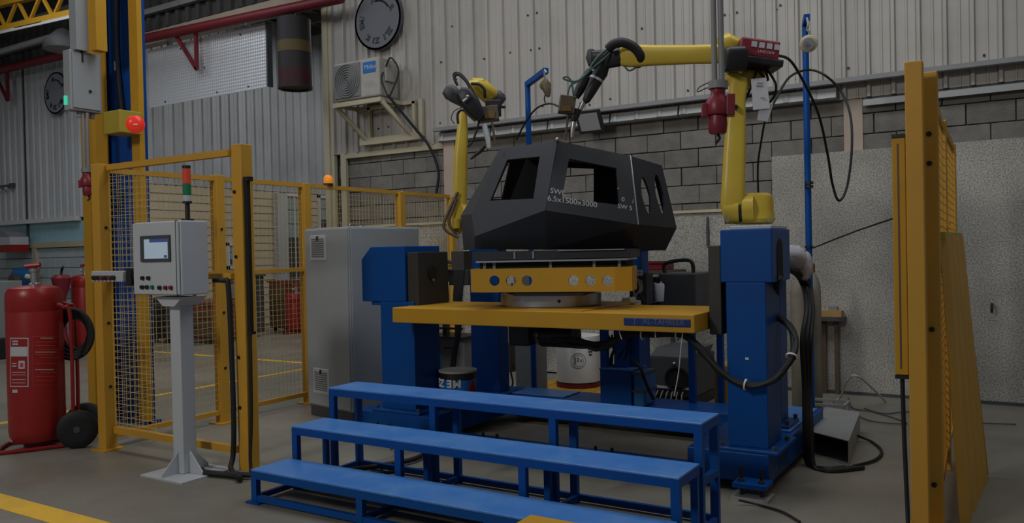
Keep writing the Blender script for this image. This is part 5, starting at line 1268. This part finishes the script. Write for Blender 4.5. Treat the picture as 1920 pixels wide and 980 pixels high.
for i in range(8): MB().cyl((x0-.075+.04*(i % 2)*1.5, YW-.03, z0+.05+.05*(i//2)), (x0-.075+.04*(i % 2)*1.5, YW-.045, z0+.05+.05*(i//2)), .010, n=8).build('terminal', 'light_grey', t)
MB().tube([(x0+.02, YW+.1, z1), (x0+.03, YW+.1, z1+.08), (x1-.08, YW+.1, z1+.10), (x1-.05, YW+.1, z1+.0)], .016, 8).build('handle', 'black', t, smooth=True)
xl0, xl1 = ypt(1298, 700, YW+.02).x, ypt(1350, 700, YW+.3).x
MB().box(x0-.12, YW-.04, z0-.11, xl1+.04, YW+.42, z0-.08).build('stand_top', 'blue', t)
MB().box(xl0-.025, YW+.0, .0, xl0+.025, YW+.05, z0-.11).build('leg', 'blue', t); MB().box(xl1-.025, YW+.3, .0, xl1+.025, YW+.35, z0-.11).build('leg', 'blue', t)
c = ypt(1236, 548, YW-.1)
def bottle(label, c, r, h):
    t = thing('plastic_bottle', label, 'bottle', c-up*h/2, 'white plastic bottles by the welders')
    MB().loft([(c-up*h/2, _r, FW, r*.82, r*.7, 4), (c-up*h*.45, _r, FW, r*.9, r*.75, 4), (c+up*h*.40, _r, FW, r*1.08, r*.9, 4), (c+up*h*.5, _r, FW, r*.9, r*.7, 4)], 20).build('body', 'paper', t, smooth=True)
    MB().cyl(c+up*h*.5+_r*r*.4, c+up*h*.60+_r*r*.4, r*.2, n=10).build('spout', 'paper', t)
bottle('white plastic bottle hung on the dark welding unit', c, mpx(9, 6.6), mpx(34, 6.6))
c = ypt(833, 541, 6.6); bottle('white plastic bottle hung beside the left robot column', c, mpx(9, 7.7), mpx(30, 7.7))
x0, x1, z0, z1 = ybox(1212, 1248, 490, 506, 8.15)
t = thing('red_toolbox', 'small red box on a shelf behind the welding unit', 'box', ((x0+x1)/2, 8.25, z0))
MB().box(x0-.1, 8.15, z0, x1, 8.4, z1).build('body', 'plug_red', t, bevel=.006); MB().box(x0-.1, 8.14, z1-.02, x1+.01, 8.41, z1).build('lid', 'dark_red', t)
MB().box(x0-.15, 8.1, z0-.05, x1+.1, 8.5, z0-.001).build('shelf', 'brown', t)
for q in (x0-.12, x1+.04): MB().box(q, 8.15, 0, q+.04, 8.19, z0-.05).build('leg', 'dark_grey', t)
# blue rear post of the gas rack
x0, x1, z0, z1 = ybox(1183, 1212, 470, 740, 6.25)
tag(MB().box(x0+.005, 6.25, .25, x1-.02, 6.40, 1.72).build('rear_post', 'blue', bevel=.005), 'dark blue square post behind the right end of the cab', 'post')
x0, x1, z0, z1 = ybox(1180, 1228, 512, 575, 6.1)
t = thing('connector_block', 'dark connector block with white studs right of the yellow beam', 'connector', ((x0+x1)/2, 6.1, z0))
MB().box(x0+.02, 6.06, z0+.02, x1-.05, 6.2, z1).build('block', 'dark_grey', t, bevel=.006)
for (px, py) in ((1197, 508), (1203, 508), (1197, 514), (1203, 514)):
    p = ypt(px, py, 6.05); MB().cyl(p, p-Vector((0, .015, 0)), .012, n=8).build('stud', 'white', t)
rk = random.Random(9)
for k in range(7):
    a = ypt(1190+rk.uniform(0, 25), 520+rk.uniform(0, 15), 6.02); b = ypt(1185+rk.uniform(0, 40), 575, 5.9)
    MB().tube([a, a.lerp(b, .4)+Vector((rk.uniform(-.05, .05), -.04, 0)), b.lerp(a, .2)+Vector((rk.uniform(-.04, .04), -.05, 0)), b-up*.12], .009, 6).build('lead', 'rubber' if k % 3 else 'mid_grey', t, smooth=True)
MB().box(x0+.0, 6.1, .26, x0+.08, 6.18, z0+.03).build('stem', 'blue', t)
p = ypt(1176, 573, 5.72)
t = thing('junction_box', 'small white stepped junction box behind the table edge', 'junction box', (p.x, 5.8, p.z-.04))
MB().box(p.x-.06, 5.70, p.z-.02, p.x+.06, 5.85, p.z+.035).build('body', 'white', t, bevel=.004); MB().box(p.x-.04, 5.71, p.z+.035, p.x+.03, 5.82, p.z+.06).build('cover', 'white', t, bevel=.004)
MB().box(p.x-.1, 5.66, 1.0, p.x+.1, 5.90, p.z-.02).build('bracket', 'yellow', t)
# dark feeder left
x0, x1, z0, z1 = ybox(826, 866, 505, 560, 6.7)
t = thing('wire_feed_cart', 'dark wire feeder cart beside the left robot column', 'welder', ((x0+x1)/2, 6.8, 0))
MB().box(x0, 6.7, z1-.16, x1+.08, 7.0, z1).build('feeder', 'plate_black', t, bevel=.01)
MB().box(x0, 6.72, .62, x0+.05, 6.78, z1-.16).build('upright', 'plate_black', t)
MB().tube([(x0, 6.7, z1-.02), (x0+.04, 6.66, z1+.06), (x0+.14, 6.68, z1+.08), (x1, 6.72, z1+.02)], .022, 8).build('handle', 'brown', t, smooth=True)
for k in range(4): MB().tube([ypt(858+k*4, 500, 6.4), ypt(852+k*4, 560, 6.35), ypt(856+k*2, 620, 6.3), ypt(850+k*1.5, 660, 6.3), ypt(845+k*2, 700, 6.3)], .016, 7).build('hose', 'rubber', t, smooth=True)
xa = ypt(796, 640, 6.75).x; xb = ypt(872, 640, 6.75).x; za = ypt(830, 634, 6.75).z
MB().box(xa, 6.7, za-.0, xb, 7.1, za+.025).build('tray', 'black', t); MB().box(xa, 6.7, za+.10, xb, 6.72, za+.12).build('tray_rail', 'black', t)
x0, x1, z0, z1 = ybox(812, 872, 640, 740, 6.78)
MB().box(x0, 6.78, .05, x1, 7.1, za-.0).build('power_source', 'mid_grey', t, bevel=.01)
for k in range(8): MB().box(x0+.015, 6.77, .30+.035*k, x0+.10, 6.78, .318+.035*k).build('louvre', 'light_grey', t)
MB().box(x0+.16, 6.775, za-.11, x0+.28, 6.78, za-.09).build('maker_plate', 'dark_grey', t)
for q in (x0+.03, x1-.06): MB().cyl((q, 6.85, .0), (q, 6.85, .05), .03, n=10).build('caster', 'black', t)
x0, x1, z0, z1 = ybox(793, 817, 668, 707, 6.5)
t = thing('drive_unit', 'small grey blue drive unit behind the left pedestal', 'drive', ((x0+x1)/2, 6.5, 0))
MB().box(x0, 6.45, z0, x1, 6.6, z1).build('body', 'blue_tool', t, bevel=.006); MB().box(x0-.005, 6.44, z0+.02, x0+.03, 6.45, z1).build('side_plate', 'light_grey', t)
MB().box(x0+.03, 6.5, 0, x0+.09, 6.56, z0).build('stem', 'dark_grey', t)
# paint bucket, upside down print
b = Vector((-4.27, 6.02, .0)); b = zpt(860, 764, .24); YK = b.y
rr_ = mpx(35, (b-EYE).dot(FW)); hb = ypt(860, 693, YK).z-.24; zk = .239
t = thing('paint_bucket', 'blue and black paint bucket standing upside down with white lettering', 'bucket', (b.x, b.y, .239))
MB().lathe((b.x, b.y, zk), [(rr_*.98, 0), (rr_, .02), (rr_, .035), (rr_*.97, .045), (rr_*.97, hb*.28)], 32).build('lower_body', 'black', t, smooth=True)
MB().lathe((b.x, b.y, zk+hb*.28), [(rr_*.97, 0), (rr_*.97, hb*.5)], 32).build('blue_body', 'badge_blue', t, smooth=True)
MB().lathe((b.x, b.y, zk+hb*.78), [(rr_*.97, 0), (rr_*.97, hb*.17)], 32).build('black_band', 'black', t, smooth=True)
MB().lathe((b.x, b.y, zk+hb*.95), [(rr_*.97, 0), (rr_*1.03, .005), (rr_*1.03, .02), (rr_*.9, .022)], 32).build('rim', 'galv', t, smooth=True)
MB().ring((b.x, b.y, zk+.05), (0, 0, 1), rr_*1.02, rr_*.95, .01).build('rim_bead', 'galv', t); MB().ring((b.x, b.y, zk+.10), (0, 0, 1), rr_*1.015, rr_*.95, .008).build('rim_bead', 'galv', t)
vd = (EYE-b); vd.z = 0; vd.normalize(); sd_ = Vector((-vd.y, vd.x, 0))
for k, ch in enumerate('MEZE'):
    th = .16-k*.50; n_ = (vd*math.cos(th)+sd_*math.sin(th)); xd = -(sd_*math.cos(th)-vd*math.sin(th))
    text('lettering', ch, Vector((b.x, b.y, zk+hb*.80))+n_*(rr_*.985), xd, (0, 0, -1), .085, 'white', t, depth=.002, bold=.003)
th = .78; n_ = (vd*math.cos(th)+sd_*math.sin(th)); xd = (sd_*math.cos(th)-vd*math.sin(th)); c = Vector((b.x, b.y, zk+hb*.58))+n_*(rr_*.975)
MB().prism([c-xd*.055-up*.05, c+xd*.055-up*.05, c+xd*.02+up*.07], n_*.004).build('red_triangle', 'red', t)
# white wire drum on yellow pallet
c = zpt(1085, 722, .1); R_ = mpx(41, (c-EYE).dot(FW))
t = thing('pallet', 'low yellow wooden pallet under the white wire drum', 'pallet', (c.x, c.y, 0))
for i in range(6): MB().box(c.x-.42+i*.145, c.y-.38, .075, c.x-.42+i*.145+.135, c.y+.38, .1).build('deck_board', 'yellow', t)
for j in (-.36, -.03, .30): MB().box(c.x-.42, c.y+j, .0, c.x+.44, c.y+j+.07, .075).build('runner', 'yellow', t)
t = thing('wire_drum', 'white cardboard welding wire drum with round printed emblem', 'drum', (c.x, c.y, .1))
MB().lathe((c.x, c.y, .1), [(R_, 0), (R_*1.0, .5), (R_*.98, .52)], 40).build('drum_body', 'white', t, smooth=True)
MB().ring((c.x, c.y, .1), (0, 0, 1), R_*1.012, R_*.95, .045, 40).build('bottom_hoop', 'dark_red', t)
MB().ring((c.x, c.y, .145), (0, 0, 1), R_*1.01, R_*.95, .012, 40).build('bottom_hoop', 'black', t)
vd = (EYE-c); vd.z = 0; vd.normalize(); sd_ = Vector((-vd.y, vd.x, 0))
for (rr2, w2) in ((.075, .006), (.055, .004)):
    pts = []
    for k in range(24):
        q = 2*math.pi*k/24; s_ = rr2*math.cos(q); th = s_/R_; pts.append(Vector((c.x, c.y, .385+rr2*math.sin(q)))+(vd*math.cos(th)+sd_*math.sin(th))*(R_+.001))
    MB().tube(pts, w2*.5, 5, closed=True, sub=2).build('emblem_ring', 'mid_grey', t)
for k in range(3): 
    th = (-.03+.03*k)/R_; n_ = vd*math.cos(th)+sd_*math.sin(th); p = Vector((c.x, c.y, .385+.012*(k % 2)))+n_*(R_+.001)
    MB().obox(p, Vector((-n_.y, n_.x, 0)), n_, up, .009, .002, .03-.008*k).build('emblem_mark', 'mid_grey', t)
for k in range(3):
    th = (.13)/R_; n_ = vd*math.cos(th)+sd_*math.sin(th); p = Vector((c.x, c.y, .50-.03*k))+n_*(R_+.001); MB().obox(p, Vector((-n_.y, n_.x, 0)), n_, up, .03-.006*k, .002, .008).build('print_mark', 'dark_grey', t)
# grey concrete post under the table
x0, x1, z0, z1 = ybox(967, 1008, 612, 726, 6.75)
t = thing('grey_pillar', 'grey square pillar between the blue column and the wire drum', 'pillar', ((x0+x1)/2, 6.8, 0))
MB().box(x0, 6.75, .012, x1, 6.95, 1.3).build('shaft', 'mid_grey', t, bevel=.01); MB().box(x0-.06, 6.70, 0, x1+.06, 7.0, .012).build('foot_plate', 'mid_grey', t)
x0, x1, z0, z1 = ybox(948, 961, 643, 697, 6.9)
t = thing('control_pendant', 'small brown control box hanging beside the blue robot column', 'pendant', ((x0+x1)/2, 6.9, z0))
MB().box(x0, 6.88, z0, x1, 6.98, z1).build('body', 'brown', t, bevel=.006)
MB().tube([((x0+x1)/2, 6.93, z1), ((x0+x1)/2+.01, 6.93, z1+.25), ((x0+x1)/2+.04, 6.93, z1+.6)], .009, 6).build('cable', 'rubber', t)
MB().box(x1, 6.90, z0+.05, ypt(967, 660, 6.75).x, 6.93, z0+.08).build('bracket', 'dark_grey', t)
MB().tube([((x0+x1)/2, 6.93, z0), ((x0+x1)/2+.04, 6.9, z0-.12), ((x0+x1)/2, 6.85, z0-.2)], .009, 6).build('cable', 'rubber', t)
# blue hydraulic box with posts
p0, p1 = zpt(1125, 752, .24), zpt(1193, 755, .24)
Yq = 5.95; x0, x1 = ypt(1125, 720, Yq).x, ypt(1183, 720, Yq).x; z1 = ypt(1150, 693, Yq).z
t = thing('hydraulic_tank', 'blue steel box with two blue posts behind the top step', 'tank', ((x0+x1)/2, Yq+.15, .0))
MB().box(x0, Yq, .24, x1, Yq+.30, z1).build('tank', 'blue', t, bevel=.005)
MB().box(x0-.005, Yq-.005, z1, x1+.005, Yq+.305, z1+.008).build('lid', 'blue_skylit', t)
a, b = ypt(1127, 650, Yq+.05).x, ypt(1139, 650, Yq+.05).x; MB().box(a, Yq+.03, z1+.008, b, Yq+.08, .98).build('post', 'blue', t)
a, b = ypt(1153, 650, Yq+.1).x, ypt(1176, 650, Yq+.1).x; MB().box(a, Yq+.08, z1+.008, b, Yq+.17, .98).build('post', 'blue', t)
rk = random.Random(12)
for k in range(7):
    a = ypt(1140+k*8, 628, Yq+.1); b = ypt(1138+rk.uniform(0, 60), 690+rk.uniform(0, 15), Yq+.12)
    MB().tube([a, a.lerp(b, .5)+Vector((rk.uniform(-.06, .06), rk.uniform(-.03, .03), 0)), b], .010, 6).build('hose', 'rubber', t, smooth=True)
MB().tube([ypt(1182, 672, Yq), ypt(1200, 688, Yq-.02), ypt(1212, 720, Yq), ypt(1225, 748, Yq+.1)], .014, 7).build('hose', 'rubber', t, smooth=True)
c = Vector((x1+.06, Yq+.12, .26))
MB().box(x1+.004, Yq+.02, .245, x1+.10, Yq+.28, z1-.01).build('strapped_can', 'blue_tool', t, bevel=.02)
for z in (.36, .50): MB().box(x1+.002, Yq+.015, z, x1+.104, Yq+.285, z+.02).build('strap', 'dark_grey', t)
# black welding power source
Yq = 7.3; x0, x1 = ypt(1219, 700, Yq).x, ypt(1302, 700, Yq).x; z1 = ypt(1240, 668, Yq).z
t = thing('welding_power_source', 'black welding power source with round fan outlet behind the steps', 'welder', ((x0+x1)/2, Yq+.3, 0))
MB().box(x0, Yq, .10, x1, Yq+.6, z1).build('casing', 'dark_grey', t, bevel=.01)
MB().prism([(x0, Yq, z1), (x1, Yq, z1), (x1, Yq+.12, z1+.07), (x0+.02, Yq+.12, z1+.07)], (0, .45, 0)).build('sloped_lid', 'dark_grey', t)
c = Vector((x0+(x1-x0)*.62, Yq-.0, .10+(z1-.1)*.46)); MB().cyl(c, c-Vector((0, .02, 0)), .10, n=28).build('fan_outlet', 'inner_black', t); MB().ring(c-Vector((0, .03, 0)), (0, 1, 0), .115, .10, .03, 28).build('fan_rim', 'black', t)
MB().sphere((x0+(x1-x0)*.56, Yq-.005, z1-.06), .016).build('knob', 'silver', t)
MB().box(x0-.02, Yq-.01, .06, x0-.002, Yq+.02, z1-.02).build('edge_rail', 'light_grey', t); MB().box(x0-.02, Yq-.02, .17, x1-.05, Yq-.001, .19).build('bumper', 'light_grey', t)
MB().box(x0, Yq+.02, .0, x1, Yq+.58, .10).build('base', 'black', t)
for k in range(6): MB().tube([(x0+.08+.05*k, Yq-.0, .15), (x0+.09+.05*k, Yq-.08, .12), (x0+.06+.06*k, Yq-.12, .01)], .006, 5).build('lead', 'mid_grey', t)
# yellow box behind the right pedestal
Yq = 6.75; x0, x1 = ypt(1339, 720, Yq).x, ypt(1374, 720, Yq).x; z1 = ypt(1350, 686, Yq).z
t = thing('yellow_cabinet', 'small yellow cabinet half hidden behind the right pedestal', 'cabinet', ((x0+x1)/2, Yq+.1, 0))
MB().box(x0, Yq, .03, x1, Yq+.3, z1).build('body', 'yellow', t, bevel=.005); MB().box(x0+.015, Yq-.008, .05, x1-.01, Yq, z1-.02).build('door', 'yellow', t, bevel=.003); MB().box(x0-.05, Yq-.05, 0, x1+.2, Yq+.35, .03).build('pallet_base', 'wood', t)
# floodlight on the back wall
p = ypt(1106, 228, 8.35); w2, h2 = .155, .13
t = thing('floodlight', 'black framed floodlight below the gutter behind the torch', 'floodlight', (p.x, 8.4, p.z-h2))
ux_ = Vector((1, 0, -.0)); k_ = math.radians(8); uz_ = Vector((-.12, -.3, 1)).normalized(); uy_ = uz_.cross(ux_).normalized()
MB().obox(p, ux_, uy_, uz_, w2, .02, h2).build('housing', 'black', t, bevel=.006); MB().obox(p-uy_*.022*(1 if uy_.y > 0 else -1), ux_, uy_, uz_, w2*.78, .003, h2*.76).build('glass', 'mid_grey', t)
MB().bar(p+Vector((0, .03, .02)), Vector((p.x, YB-.1, p.z+.05)), .03).build('yoke', 'black', t)
# dark splash marks / hooks on the speckled board
p = ypt(1860, 570, YB-.075)
tag(MB().tube([p+Vector((0, .014, 0)), p+Vector((0, -.06, .0)), p+Vector((0, -.08, -.05)), p+Vector((0, -.05, -.07))], .012, 6).build('wall_hook', 'black', smooth=True), 'small black hook on the right speckled board', 'hook')
p = ypt(1327, 432, YB-.06)
tag(MB().limb([p+up*.15, p, p-up*.16], [.02, .035, .03], [.03, .03, .03]).build('hanging_tool', 'dark_grey', smooth=True), 'thin dark tool hanging on the low wall board', 'tool')
